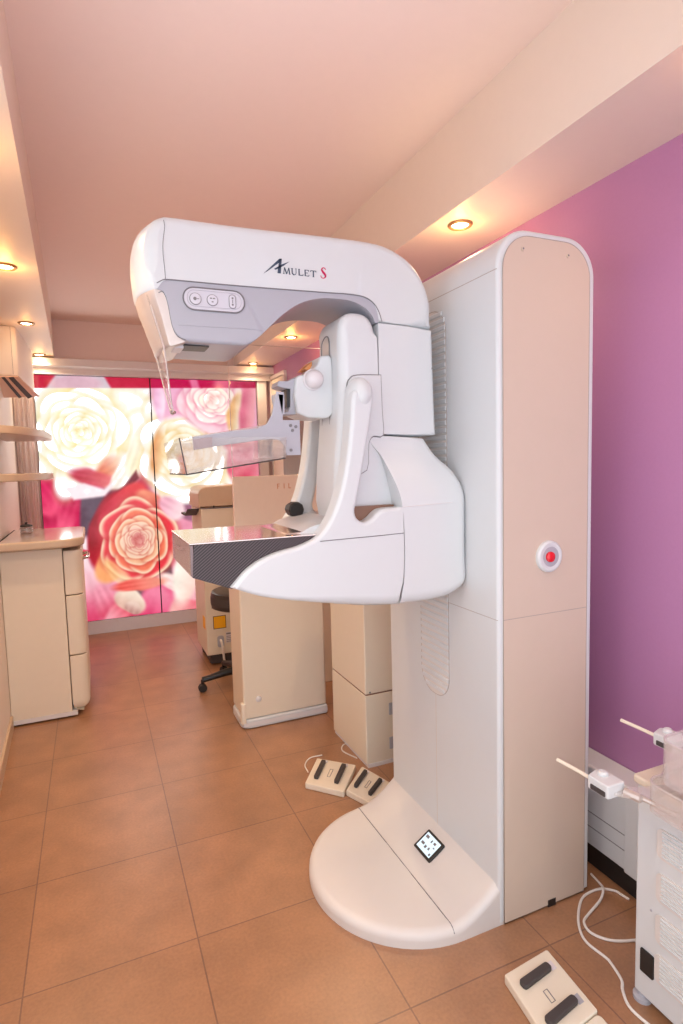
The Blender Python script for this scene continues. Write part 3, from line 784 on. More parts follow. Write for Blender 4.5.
push(disc(.3055, 1.7815, .0130, 24), [rect(.299, 1.784, .304, 1.7868), rect(.306, 1.784, .312, 1.7868), rect(.303, 1.7755, .3075, 1.7785)])
push(rounded([(.348, 1.766, .007), (.364, 1.766, .007), (.364, 1.798, .007), (.348, 1.798, .007)], 6), [disc(.356, 1.790, .0026, 10), disc(.356, 1.774, .0026, 10), rect(.3551, 1.778, .3569, 1.786)])

# --- lettering on the cover: AMULET S
YL0, YL1 = YN-.0010, YN+.001
def glyphs(polys, m):
    b = bmesh.new()
    for q in polys: prism(q, YL0, YL1, 0, 'y', bm=b)
    return obj('letter', b, m, hd, 0)
A_ = [OUT['logoA1'], OUT['logoA2'], OUT['logoA3']]
zb, zt = 1.8662, 1.8825
def stroke(x0, z0, x1, z1, w):
    dx, dz = x1-x0, z1-z0; L = math.hypot(dx, dz); nx_, nz_ = -dz/L*w/2, dx/L*w/2
    return [(x0+nx_, z0+nz_), (x1+nx_, z1+nz_), (x1-nx_, z1-nz_), (x0-nx_, z0-nz_)]
th, tn = .0030, .0016
glyphs(A_, M['navy'])
let = []
let += [stroke(.496, zb, .4985, zt, tn), stroke(.4985, zt, .5045, zb, th), stroke(.5045, zb, .5105, zt, tn), stroke(.5105, zt, .5125, zb, th), rect(.494, zb-.0004, .4985, zb+.0008), rect(.5105, zb-.0004, .515, zb+.0008)]; glyphs(let, M['navy']); let = []       # M
U = [(.5195, zt), (.5195, zb+.005), (.5212, zb+.0015), (.525, zb), (.5288, zb+.0015), (.5305, zb+.005), (.5305, zt)]
let += [stroke(*U[i], *U[i+1], th if i < 3 else tn) for i in range(6)]+[rect(.517, zt-.001, .522, zt+.0002), rect(.528, zt-.001, .533, zt+.0002)]; glyphs(let, M['navy']); let = []
let += [stroke(.5390, zt, .5390, zb, th), rect(.5375, zb-.0002, .5495, zb+.0014), stroke(.549, zb, .5502, zb+.004, tn), rect(.5365, zt-.001, .5415, zt+.0002)]; glyphs(let, M['navy']); let = []
let += [stroke(.5560, zt, .5560, zb, th), rect(.5545, zb, .5662, zb+.0014), rect(.5555, zt-.0012, .5655, zt+.0002), rect(.5555, zb+.0077, .5635, zb+.009), stroke(.5655, zt, .566, zt-.0038, tn), stroke(.566, zb, .5672, zb+.0038, tn)]; glyphs(let, M['navy']); let = []
let += [stroke(.5795, zt, .5795, zb, th), rect(.5715, zt-.0012, .5875, zt+.0002), stroke(.5722, zt, .5716, zt-.0038, tn), stroke(.5868, zt, .5874, zt-.0038, tn), rect(.577, zb-.0003, .582, zb+.0008)]; glyphs(let, M['navy'])
S_ = spline([(.6160, 0, 1.8885), (.6125, 0, 1.8925), (.6075, 0, 1.8928), (.6040, 0, 1.8888), (.6055, 0, 1.8842), (.6105, 0, 1.8788), (.6145, 0, 1.8740), (.6135, 0, 1.8690), (.6085, 0, 1.8658), (.6030, 0, 1.8672), (.6005, 0, 1.8718)], 4)
sw = []
for i in range(len(S_)-1):
    f = i/(len(S_)-2); w = .0018+.0042*math.exp(-((f-.5)/.22)**2)
    sw.append(stroke(S_[i].x, S_[i].z, S_[i+1].x+(S_[i+1].x-S_[i].x)*.25, S_[i+1].z+(S_[i+1].z-S_[i].z)*.25, w))
glyphs(sw, M['magenta'])

# --- the vertical arm
ap = obj('arm_cover', prism(curve([OUT['armpanel'][0], OUT['armpanel'][0], OUT['armpanel'][1], OUT['armpanel'][1], OUT['armpanel'][2], OUT['armpanel'][3], OUT['armpanel'][3], OUT['armpanel'][4], OUT['armpanel'][4], OUT['armpanel'][5]], 2), YN, mir(YN), .020, 'y', 6, rfun=lambda x, z: .016*max(0, min(1, (x-.9)/.04)), kill=None), M['white'], mu, label='white rectangular cover of the upright arm')
obj('cover_screw', lathe([(0, -.002), (.003, -.002), (.003, .004)], (.948, YN+.004, 1.640), 'y', 12), M['seam'], ap)
YS = 1.43
def seam_x(z): return float(np.interp(z, [.953, 1.04, 1.13, 1.23, 1.304, 1.38, 1.438], [.797, .807, .810, .806, .794, .770, .746]))
def bulge_r(x, z):
    f = lambda t: max(0., min(1., t))
    return max(.022*f((x-.86)/.06), .034*f((1.03-z)/.06))
def seam_foot(pts, kill):      # no points just above the foot of a flush seam, where the bottom edge is rounded away
    lo = min(z for x, z in pts if kill(x, z))
    return [p for p in pts if not (kill(*p) and lo+.0005 < p[1] < lo+.05)]
kb = lambda x, z: x < seam_x(z)+.006
bmg = prism(seam_foot(curve([(min(x+.006, 1.0235) if x > .96 else x, z) for x, z in OUT['bulge']], 4), kb), YS, mir(YS), .045, 'y', 7, rfun=bulge_r, kill=kb)
for zc in np.linspace(1.0, 1.42, 22):
    bmesh.ops.bisect_plane(bmg, geom=bmg.verts[:]+bmg.edges[:]+bmg.faces[:], plane_co=(0, 0, zc), plane_no=(0, 0, 1))
for v in bmg.verts:
    t = min(1, max(0, (v.co.z-1.235)/(1.437-1.235))); t = t*t*(3-2*t)
    v.co.y = YC+(v.co.y-YC)*(1-t*(1-(YC-YN)/(YC-YS)))
    t2 = min(1, max(0, (v.co.z-1.24)/.03))
bl = obj('rotation_housing', bmg, M['white'], mu, 40, label='bulging rounded housing where the arm meets the column')
obj('housing_seam', tube([(.803, YS-.0002, 1.238), (.85, YS-.0004, 1.2395), (.95, YS-.0004, 1.2425), (.972, YS-.0003, 1.243)], .0013, 6), M['trimw'], bl)
# --- compression column in front of the arm
cc = obj('compression_column', prism(curve(OUT['comp'], 4), YN, 1.672, .030, 'y', 7, rfun=lambda x, z: .028*max(0, min(1, (.765-x)/.03)) if z < 1.72 else .022), M['white'], mu)
mt = obj('handle_mount', prism(curve(OUT['mount'], 3), YN-.006, YN+.006, .003, 'y', 3), M['white'], mu)
obj('mount_gap', tube([(x, YN-.0008, z) for x, z in offset(curve(OUT['mount'], 3)[::-1] if sum(a[0]*b[1]-b[0]*a[1] for a, b in zip(OUT['mount'], OUT['mount'][1:]+OUT['mount'][:1])) < 0 else curve(OUT['mount'], 3), .0015)], .0014, 5, True), M['seam'], mt)
bmd = bmesh.new(); bmesh.ops.create_uvsphere(bmd, u_segments=28, v_segments=16, radius=1)
for v in bmd.verts: v.co = Vector((.694+v.co.x*.036, 1.470+v.co.y*.050, 1.553+v.co.z*.048))
obj('pivot_boss', bmd, M['white'], mt)
obj('mount_screw', lathe([(0, -.0085), (.004, -.008), (.0045, -.004)], (.698, YN, 1.597), 'y', 14), M['grey'], mt)
# long guide slot on its front face
slot = rounded([(1.570, 1.285, .030), (1.630, 1.285, .030), (1.630, 1.735, .030), (1.570, 1.735, .030)], 10)
sx = float(np.interp(1.5, *zip(*sorted((z, x) for x, z in OUT['comp'] if x < .66)))) + .0005
fz, fx = zip(*sorted((z, x) for x, z in OUT['comp'] if x < .668))
def on_face(bm):
    for zc in np.linspace(1.2, 1.72, 27):
        bmesh.ops.bisect_plane(bm, geom=bm.verts[:]+bm.edges[:]+bm.faces[:], plane_co=(0, 0, zc), plane_no=(0, 0, 1))
    for v in bm.verts: v.co.x += float(np.interp(v.co.z, fz, fx))-sx
    return bm
gs = obj('guide_slot', on_face(prism(slot, sx-.0012, sx+.003, 0, 'x')), mat('slot_strip', (.66, .60, .56), .4), mu)
obj('slot_edge', on_face(tube([(sx-.001, y, z) for y, z in slot], .0024, 6, True)), M['seam'], gs)
# --- lower shells with the two side handles
ks = lambda x, z: x > .787
def shell_r(x, z):
    f = lambda t: max(0., min(1., t))
    return max(.012*f((.806-x)/.012), .034*f((1.03-z)/.06)*f((x-.33)/.12))
def shell(w0, w1, label):
    return obj('side_handle', prism(seam_foot(curve(OUT['shell'], 4), ks), w0, w1, .014, 'y', 6, rfun=shell_r, kill=ks), M['white'], mu, 40, label=label)
s1 = shell(YS, YS+.062, 'near white skirt of the support table with its upright handle')
s2 = shell(mir(YS+.062), mir(YS), 'far white skirt of the support table with its upright handle')
obj('skirt_seam', tube([(x, YS-.0003, z) for x, z in OUT['seam']], .0013, 6), M['seam'], s1)
obj('release_knob', lathe([(0, -.030), (.022, -.030), (.026, -.024), (.026, .006), (.020, .010), (.020, .035)], (.594, 1.765, 1.222), 'y', 10), M['black'], s2, 30, label='black release knob')
obj('belly', prism(curve(OUT['belly'], 3), YS+.055, mir(YS+.055), 0, 'y'), M['white'], mu)
# dark pocket in the notch under the near handle
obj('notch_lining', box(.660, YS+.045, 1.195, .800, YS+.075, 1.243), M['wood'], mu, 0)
# --- breast support table
YT = 1.453
OUT['carbon'][-1] = (.634, 1.173)
tb = obj('support_table', prism(OUT['carbon'], YT, mir(YT), 0, 'y'), M['carbon'], mu, 0, label='dark carbon fibre box of the support table')
obj('end_face', prism([(YT+.002, 1.094), (mir(YT)-.002, 1.094), (mir(YT)-.002, 1.172), (YT+.002, 1.172)], .2155, .2235, .001, 'x', 2), M['carbonface'], tb, label='dark glossy end face')
tt = obj('table_top', prism(rounded([(.2135, YT-.002, .004), (.640, YT-.002), (.640, mir(YT)+.002), (.2135, mir(YT)+.002, .004)], 3), 1.1735, 1.1775, .0015, 'z', 2), M['tabletop'], tb, label='shiny metallic table top')
bmr2 = bmesh.new()
prism(curve([(.47, 1.177), (.52, 1.182), (.57, 1.190), (.62, 1.202), (.648, 1.215), (.66, 1.215), (.66, 1.17), (.47, 1.17)], 2), YS+.06, mir(YS+.06), .004, 'y', 3, bm=bmr2)
obj('rear_ramp', bmr2, M['tabletop'], tb)
# --- paddle carriage with knob and clamp
cg = obj('paddle_carriage', prism(curve(OUT['carriage'], 2), 1.555, 1.668, .007, 'y', 4), M['white'], mu)
obj('carriage_top', prism([(.585, 1.640), (.612, 1.664), (.612, 1.640)], 1.61, 1.67, .002, 'y', 2), mat('orange_label', srgb(226, 150, 90), .5), cg)
obj('knob', lathe([(0, -.030), (.012, -.0285), (.021, -.023), (.0255, -.015), (.0265, -.006), (.0265, 0), (.030, .001), (.030, .004)], (.592, 1.551, 1.603), 'y', 32), mat('knob_plastic', (.70, .66, .68), .25), cg)
ck = obj('paddle_clamp', prism(curve(OUT['clamp'], 1), 1.570, 1.635, .003, 'y', 3), M['grey'], cg)
obj('clamp_core', prism(OUT['clampback'], 1.575, 1.630, .001, 'y', 2), M['black'], cg)
# --- compression paddle: side bracket, cross bar and clear tray
pd = obj('compression_paddle', prism(curve([p for p in OUT['bracket']], 1), 1.500, 1.508, .002, 'y', 2), M['grey'], mu, label='grey bracket and clear tray of the compression paddle')
for x, z in OUT['bholes']:
    obj('screw', lathe([(0, -.002), (.0042, -.002), (.0045, 0)], (x, 1.5, z), 'y', 14), M['seam'], pd)
obj('bar', prism([(.468, 1.556), (.489, 1.556), (.489, 1.500), (.478, 1.500)], 1.5, 1.56, .003, 'y', 3), M['grey'], pd)
obj('flange', prism([(.243, 1.444), (.520, 1.487), (.520, 1.481), (.243, 1.438)], 1.507, mir(1.507), .001, 'y', 2), M['clearpink'], pd)
def tray():
    bm = bmesh.new(); t = .0035
    ya, yb = 1.452, 1.772
    prism([(.2160, 1.3475), (.470, 1.3825), (.470, 1.386), (.2158, 1.351)], ya, yb, .001, 'y', 2, bm=bm)
    for y in (ya, yb-t):
        prism(rounded([(.2160, 1.349), (.470, 1.384), (.476, 1.438, .006), (.202, 1.437, .004)], 3), y, y+t, 0, 'y', bm=bm)
    prism([(.2160, 1.349), (.2195, 1.349), (.2055, 1.437), (.202, 1.437)], ya, yb, 0, 'y', bm=bm)
    prism([(.466, 1.384), (.470, 1.384), (.476, 1.438), (.472, 1.438)], ya, yb, 0, 'y', bm=bm)
    return bm
tr_ = obj('clear_tray', tray(), M['clear'], pd, 0, label='clear plastic tray')
obj('tray_edge', tube([(.2158, 1.7705, 1.348), (.2158, 1.4525, 1.348), (.470, 1.4525, 1.383)], .0020, 6), M['dark'], pd)
obj('tray_corner', tube([(.2158, 1.4525, 1.348), (.2025, 1.4525, 1.437)], .0016, 6), M['dark'], pd)
obj('grip_strip', prism([(.243, 1.409), (.290, 1.416), (.290, 1.441), (.243, 1.436)], 1.494, 1.5005, .001, 'y', 2), mat('mauve_strip', (.36, .27, .29), .5), pd)
# --- clear face guard hanging from the nose
def guard():
    bm = bmesh.new(); rows = []
    pr = [(.150, 1.790, .098), (.158, 1.760, .098), (.168, 1.722, .096), (.184, 1.665, .086), (.192, 1.610, .066), (.198, 1.565, .044), (.203, 1.530, .027), (.207, 1.512, .020)]
    for x, z, hw in pr:
        rows.append([bm.verts.new((x+.002*(1-(k/6-1)**2), 1.60+hw*(k/6-1)-.02*(1.8-z)/.3, z)) for k in range(13)])
    for a, b in zip(rows, rows[1:]):
        for k in range(12): bm.faces.new((a[k], a[k+1], b[k+1], b[k]))
    bmesh.ops.solidify(bm, geom=bm.faces[:], thickness=.003)
    return bm, pr
gb, pr = guard()
fg = obj('face_guard', gb, M['clearpink'], mu, 40, label='clear face guard hanging below the tube head')
obj('guard_edge', tube(spline([(x-.001, 1.60-hw-.02*(1.8-z)/.3, z) for x, z, hw in pr[1:]], 4), .0018, 6), M['silver'], fg)
obj('guard_edge', tube(spline([(x-.001, 1.60+hw-.02*(1.8-z)/.3, z) for x, z, hw in pr[2:]], 4), .0016, 6), M['silver'], fg)
obj('guard_hook', tube(spline([(.2, 1.565, 1.515), (.205, 1.578, 1.507), (.214, 1.596, 1.512)], 4), .004, 8), M['silver'], fg)
obj('light_window', prism(rect(.235, 1.53, .300, 1.60, .004), 1.6735, 1.680, .0, 'z'), M['black'], gh)
obj('slide_block', box(.212, 1.535, 1.667, .236, 1.60, 1.678, .002), M['trimw'], gh)

# ------------------------------------------------------------------ foot pedals and cables
def pedal(q, label):
    c = Vector((sum(p[0] for p in q)/4, sum(p[1] for p in q)/4))
    t = thing('foot_pedal', label, 'foot switch', (c.x, c.y, 0), 'foot pedals on the floor')
    P = [Vector(p) for p in q]
    def at(u, v): return (P[0]*(1-u)+P[3]*u)*(1-v)+(P[1]*(1-u)+P[2]*u)*v     # u across, v from heel to toe
    obj('pedal_body', prism(rounded([(*at(0, 0), .006), (*at(1, 0), .006), (*at(1, 1), .006), (*at(0, 1), .006)], 3), 0.0, .026, .004, 'z', 3), M['cream'], t)
    def bar(u, v0, v1, w, z0, z1, m, nm):
        q4 = [at(u-w, v0), at(u+w, v0), at(u+w, v1), at(u-w, v1)]
        return obj(nm, prism(rounded([(*p, .005) for p in q4], 3), z0, z1, .003, 'z', 3), m, t)
    return t, at, bar
OUT['ped2'] = [OUT['ped2'][0], OUT['ped2'][1], (1.082, 2.062), (.946, 1.957)]
for key, lb in (('ped1', 'white foot pedal left of its twin, behind the round base'), ('ped2', 'white foot pedal tucked against the round base and column foot')):
    t, at, bar = pedal(OUT[key], lb)
    for u in (.22, .74):
        bar(u, .20, .86, .055, .025, .041, M['dark'], 'treadle')
    for u in (.25, .77):
        bar(u, .87, .95, .05, .0255, .0272, M['label'], 'arrow_label')
    obj('centre_mark', tube([(*p, .0265) for p in (at(.45, .38), at(.52, .38), at(.52, .66), at(.45, .66))], .0013, 5, True), M['seam'], t)
t, at, bar = pedal(OUT['ped3'], 'single white foot pedal in front of the column at the bottom of the photo')
# treadles run along A-B; the heel plate is at the near end
Q = [Vector(p) for p in OUT['ped3']]
def at3(u, v): return (Q[0]*(1-u)+Q[1]*u)*(1-v)+(Q[3]*(1-u)+Q[2]*u)*v
for v in (.20, .72):
    q4 = [at3(.13, v), at3(.78, v-.02), at3(.80, v+.10), at3(.15, v+.13)]
    obj('treadle', prism(rounded([(*p, .008) for p in q4], 3), .025, .039, .004, 'z', 3), M['dark'], t)
for v in (.17, .70):
    q4 = [at3(.80, v), at3(.90, v), at3(.90, v+.13), at3(.80, v+.13)]
    obj('arrow_label', prism(q4, .0258, .0268, 0, 'z'), M['label'] if v < .5 else M['grey'], t, 0)
obj('centre_mark', tube([(*at3(u, v), .0265) for u, v in ((.42, .45), (.50, .45), (.50, .62), (.42, .62))], .0013, 5, True), M['seam'], t)
hp = [at3(.0, 1.01), at3(1.0, 1.01), at3(1.0, 1.38), at3(0, 1.38)]
obj('heel_plate', prism(rounded([(*hp[0], .004), (*hp[1], .012), (*hp[2], .03), (*hp[3], .03)], 5), 0, .022, .004, 'z', 3), M['cream'], t)

def cable(pts, label, r=.0038, z=.0042):
    o = obj('cable', tube(spline([(x, y, z+dz) for x, y, dz in [(p[0], p[1], p[2] if len(p) > 2 else 0) for p in pts]], 6), r, 8), M['cable'])
    return tag(o, label, 'cable', 'white cables on the floor')
cable([(x, y, (0, .004, .0125, .006)[i] if i < 4 else 0) for i, (x, y) in enumerate(OUT['cable_a'])], 'white cable looping out from behind the column towards the vented unit')
cb = [tuple(p) for p in OUT['cable_b']]
for i_ in (4, 5, 6, 7): cb[i_] = (cb[i_][0]-.020, cb[i_][1]-.004)
cb[0] = (1.448, 1.20); cb[1] = (1.443, 1.225)
cb = [(x, y, 0) for i, (x, y) in enumerate(cb)]
cable(cb[:9]+[(1.213, 1.060, 0), (1.196, 1.010, 0), (1.172, .985, 0), (1.150, .940, 0), (1.160, .86, 0)], 'long white cable curving along the floor past the foot of the vented unit')
cable(OUT['cable_c'], 'thin white cable lying straight beside the black heater plinth', .0025, .003)
cable(OUT['cable_d'], 'thin cable curling out behind the left twin pedal', .003, .0035)
cable([(p[0], p[1]) for p in OUT['cable_e'][:4]], 'thin cable looping from the two-tier cabinet to the pedals', .003, .0035)

# ------------------------------------------------------------------ low white heater casing along the purple wall
ht = thing('heater_casing', 'low white panelled casing with black plinth under the purple wall', 'heater', (1.505, 1.9, 0))
obj('casing', prism(rounded([(1.458, .078, .004), (1.458, .350, .012), (1.552, .350, 0), (1.552, .078, 0)], 4), .30, 2.35, .004, 'y', 2), M['white'], ht)
obj('plinth', box(1.472, .31, .0, 1.550, 2.34, .078), M['black'], ht, 0)
bmq = bmesh.new()
for z in (.190, .140): prism(rect(1.4572, z, 1.462, z+.003), .305, 2.345, 0, 'y', bm=bmq)
obj('groove', bmq, M['seam'], ht, 0)
obj('end_cover', prism(rounded([(1.452, .075, .004), (1.452, .354, .012), (1.551, .354), (1.551, .075)], 4), .75, 1.225, .003, 'y', 2), M['white'], ht)

# ------------------------------------------------------------------ white vented unit with spare paddles lying on it
gu = thing('vented_unit', 'white equipment unit with four louvred vents, cut by the right edge of the photo', 'equipment', (1.33, .66, 0))
obj('body', prism(rounded([(1.192, .35, .006), (1.192, .970, .006), (1.44, .970, .006), (1.44, .35, .006)], 3), .022, .570, .003, 'z', 2), M['white'], gu)
obj('top', prism(rounded([(1.180, .34, .01), (1.180, .976, .01), (1.446, .976, .01), (1.446, .34, .01)], 4), .568, .588, .006, 'z', 3), M['cream'], gu)
for zc in (.449, .338, .232, .131):
    vpl = rounded([(.42, zc-.039, .016), (.912, zc-.039, .016), (.912, zc+.037, .016), (.42, zc+.037, .016)], 5)
    vt = obj('vent', prism(vpl, 1.1885, 1.194, .001, 'x', 2), M['base'], gu)
    b = bmesh.new()
    for k in range(7):
        z = zc-.032+k*.0098
        prism(rounded([(1.1895, z), (1.1850, z+.002, .001), (1.1850, z+.005, .001), (1.1895, z+.0062)], 2), .436, .896, 0, 'y', bm=b)
    obj('louvre', b, M['white'], vt, 30)
sk = obj('power_socket', prism(rounded([(.914, .088, .003), (.950, .088, .003), (.950, .148, .003), (.914, .148, .003)], 3), 1.187, 1.194, .001, 'x', 2), M['black'], gu)
obj('rivet', lathe([(0, -.002), (.003, -.0015), (.003, .001)], (1.192, .925, .262), 'x', 12), M['grey'], gu)
for x, y in ((1.205, .955), (1.425, .955), (1.205, .365), (1.425, .365)):
    obj('foot', lathe([(.022, 0), (.022, .010), (.012, .013), (.010, .024), (0, .024)], (x, y, 0), 'z', 18), M['grey'], gu)
# spare compression paddles
def tray_box(x0, y0, x1, y1, z0, z1, r, t=.004):
    bm = bmesh.new()
    oo = rect(x0, y0, x1, y1, r); ii = offset(oo, -t); n = len(oo)
    a = [bm.verts.new((*p, z0)) for p in oo]; b = [bm.verts.new((*p, z1)) for p in oo]
    c = [bm.verts.new((p[0], p[1], z1)) for p in ii]; d_ = [bm.verts.new((p[0], p[1], z0+t)) for p in ii]
    for i in range(n):
        bm.faces.new((a[i-1], a[i], b[i], b[i-1])); bm.faces.new((b[i-1], b[i], c[i], c[i-1])); bm.faces.new((c[i-1], c[i], d_[i], d_[i-1]))
    bm.faces.new(a[::-1]); bm.faces.new(d_)
    return bm
def spare(x, yb, zb_, tx0, ty0, tx1, ty1, z0, z1, label):
    t = thing('spare_paddle', label, 'paddle', ((tx0+tx1)/2, (ty0+ty1)/2, z0), 'spare compression paddles')
    obj('clear_tray', tray_box(tx0, ty0, tx1, ty1, z0, z1, .035), M['milky'], t, 40)
    obj('tray_rim', tube([(px_, py_, z1) for px_, py_ in rect(tx0+.002, ty0+.002, tx1-.002, ty1-.002, .034)], .0032, 6, True), M['milky'], t)
    nk = bmesh.new()
    prism([(x-.012, yb-.03), (x+.03, yb-.03), (tx0+.16, ty1-.003), (tx0+.01, ty1-.003)], zb_-.012, zb_-.004, .001, 'z', 2, bm=nk)
    obj('neck', nk, M['milky'], t, 0)
    br = obj('bracket', prism(rounded([(x-.026, yb-.035, .006), (x+.028, yb-.035, .006), (x+.028, yb+.022, .010), (x+.010, yb+.035, .01), (x-.026, yb+.024, .006)], 4), zb_-.018, zb_+.014, .004, 'z', 3), M['white'], t, label='white bracket block')
    obj('bracket_slot', prism(rect(yb-.028, zb_-.014, yb+.014, zb_-.002, .002), x-.0275, x-.023, 0, 'x'), M['dark'], br, 0)
    obj('bracket_cap', lathe([(.012, 0), (.012, .006), (.008, .010), (0, .010)], (x+.006, yb+.008, zb_+.013), 'z', 16), M['white'], br)
    obj('rod', tube([(x-.012, yb+.02, zb_), (x-.020, yb+.070, zb_+.004), (x-.030, yb+.115, zb_+.008)], .0045, 8), M['cream'], t)
    obj('hinge_rod', tube([(x+.020, yb-.04, zb_-.006), (x+.028, yb-.075, zb_-.006), (x+.034, yb-.078, zb_-.006), (x+.046, yb-.150, zb_-.006)], .007, 8, radii=[.009, .010, .006, .005]), M['silver'], t)
    return t
spare(1.052, .945, .612, 1.080, .56, 1.42, .865, .5885, .652, 'clear spare paddle whose white bracket and rod stick out towards the column, nearer of two')
spare(1.268, .945, .669, 1.100, .575, 1.415, .850, .6555, .750, 'second clear spare paddle, its white bracket seen against the purple wall')

# ------------------------------------------------------------------ shield console, two-tier cabinet, printer, stool
sc = thing('shield_console', 'cream operator console with a tall glass shield, standing behind the support table', 'console', (.88, 3.0, 0))
obj('cabinet', prism(rounded([(.658, 2.870, .012), (1.118, 2.870, .012), (1.118, 3.12, .01), (.658, 3.12, .01)], 4), .055, .905, .004, 'z', 3), M['cream'], sc)
obj('plinth', prism(rounded([(.646, 2.862, .05), (1.122, 2.862, .01), (1.122, 3.12, .01), (.646, 3.12, .05)], 6), .002, .052, .010, 'z', 4), M['white'], sc)
obj('kick_strip', box(.655, 2.8615, .018, 1.120, 2.866, .036), M['trimw'], sc, 0)
obj('corner_post', prism(rounded([(.643, 2.862, .02), (.668, 2.862, .004), (.668, 2.90, .004), (.643, 2.90, .02)], 5), .03, .14, .006, 'z', 3), M['cream'], sc)
lk = obj('round_lock', lathe([(0, -.007), (.006, -.007), (.014, -.004), (.0165, 0), (.0165, .002)], (.738, 2.870, .152), 'y', 24), M['trimw'], sc)
up = obj('screen_panel', prism(rect(.650, .900, 1.125, 1.312, .006), 2.872, 2.892, .003, 'y'), mat('frosted_panel', (.72, .60, .50), .18, coat=.3), sc, label='lower opaque cream part of the shield')
zl = 1.243; hL = .026
for q in ([rect(.880, zl, .8835, zl+hL), rect(.8835, zl+hL-.0035, .893, zl+hL), rect(.8835, zl+.012, .891, zl+.0155)],
          [rect(.915, zl, .9185, zl+hL)], [rect(.941, zl, .9445, zl+hL), rect(.9445, zl, .954, zl+.0035)]):
    bL = bmesh.new()
    for r_ in q: prism(r_, 2.8705, 2.8725, 0, 'y', bm=bL)
    obj('letter', bL, M['amber'], up, 0)
gp = obj('glass_pane', prism(rect(.652, 1.312, 1.300, 1.965, .004), 2.876, 2.888, .0015, 'y', 2), M['glass'], sc, 0, label='clear glass upper part of the shield')
obj('pane_edge', tube([(.652, 2.875, 1.312), (.652, 2.875, 1.965), (1.300, 2.875, 1.965)], .0022, 6), M['amberline'] if 'amberline' in M else M['silver'], gp)
obj('worktop', box(.645, 2.895, .906, 1.12, 3.12, .930, .004), M['cream'], sc)

gc = thing('two_tier_cabinet', 'pale two-tier equipment cabinet between the console and the column', 'cabinet', (1.2, 2.43, 0))
obj('lower_unit', prism(rect(1.062, 2.252, 1.40, 2.640, .006), .016, .332, .004, 'z', 3), M['cream'], gc)
obj('upper_unit', prism(rect(1.062, 2.252, 1.40, 2.640, .006), .338, .860, .006, 'z', 3), M['cream'], gc)
obj('gap', box(1.066, 2.256, .330, 1.396, 2.636, .340), M['wood'], gc, 0)
obj('foot_rail', box(1.068, 2.249, .0, 1.395, 2.636, .018), M['trimw'], gc, 0)
for z in (.225, .065):
    obj('latch', prism(rect(1.178, z, 1.205, z+.055, .003), 2.2485, 2.256, .001, 'y', 2), M['grey'], gc)
obj('seam_screw', lathe([(0, -.002), (.004, -.0015), (.0045, .001)], (1.085, 2.252, .346), 'y', 12), M['seam'], gc)

pr_ = thing('film_printer', 'cream floor-standing printer with rounded hood and yellow warning label, behind the stool', 'printer', (.86, 4.1, 0))
YPn = 3.92
obj('body', prism(rect(.664, YPn, 1.08, 4.32, .008), .075, 1.085, .004, 'z', 3), M['cream'], pr_)
obj('hood', prism(rounded([(.650, 1.090, .004), (.650, 1.205, .085), (.690, 1.232, .06), (.90, 1.240, .05), (1.075, 1.200, .08), (1.08, 1.090, .004)], 8), YPn-.01, 4.32, .010, 'y', 4), M['edge'], pr_, label='rounded hood with shade in its darker colour')  # hood stands in shade; that shade is put into its darker material
obj('hood_gap', box(.665, YPn-.004, 1.083, 1.078, 4.315, 1.092), M['seam'], pr_, 0)
for x in (.745, .878): obj('hood_catch', box(x, YPn-.016, 1.088, x+.008, YPn-.008, 1.104), M['dark'], pr_, 0)
obj('base_skirt', prism(rect(.69, YPn+.02, 1.07, 4.30, .01), .010, .078, 0, 'z'), M['dark'], pr_)
yl_ = obj('warning_label', prism(rect(.712, .255, .800, .345, .002), YPn-.0012, YPn+.002, 0, 'y'), M['black'], pr_, label='yellow warning label with dark border')
obj('label_face', prism(rect(.716, .259, .796, .341, .001), YPn-.002, YPn+.001, 0, 'y'), M['yellow'], yl_, 0)
obj('side_label', prism(rect(YPn+.035, .25, YPn+.12, .335, .003), .6628, .666, 0, 'x'), M['yellow'], pr_, 0)
for z, m in ((.455, M['dark']), (.400, M['dark'])): obj('dark_plate', prism(rect(.706, z, .758, z+.026, .001), YPn-.0014, YPn+.002, 0, 'y'), m, pr_, 0)
ip = obj('info_plate', prism(rect(.795, .150, .850, .222, .001), YPn-.0014, YPn+.002, 0, 'y'), M['label'], pr_, 0)
bI = bmesh.new()
for k, z in enumerate((.208, .192, .180, .168, .156)): prism(rect(.798, z, .846-.006*(k % 2), z+(.010 if k == 0 else .004)), YPn-.0019, YPn-.001, 0, 'y', bm=bI)
obj('printed_lines', bI, M['seam'], ip, 0)
obj('power_inlet', prism(rounded([(.735, .125, .015), (.780, .125, .015), (.780, .205, .015), (.735, .205, .015)], 5), YPn-.006, YPn+.002, .002, 'y', 2), M['grey'], pr_)
obj('power_lead', tube(spline([(.757, YPn-.006, .175), (.757, YPn-.03, .170), (.764, YPn-.036, .12), (.770, YPn-.03, .05), (.775, YPn-.025, .008)], 6), .008, 8), M['cable'], pr_)
for x in (.70, 1.04):
    for y in (YPn+.06, 4.26): obj('caster', lathe([(.0, -.012), (.018, -.012), (.022, -.008), (.022, .008), (.018, .012), (0, .012)], (x, y, .022), 'x', 18), M['dark'], pr_)
obj('output_tray', prism([(4.10, 1.03), (3.98, 1.075), (3.98, 1.085), (4.10, 1.045), (4.28, 1.045), (4.28, 1.03)], .585, .662, .002, 'x', 2), M['dark'], pr_)

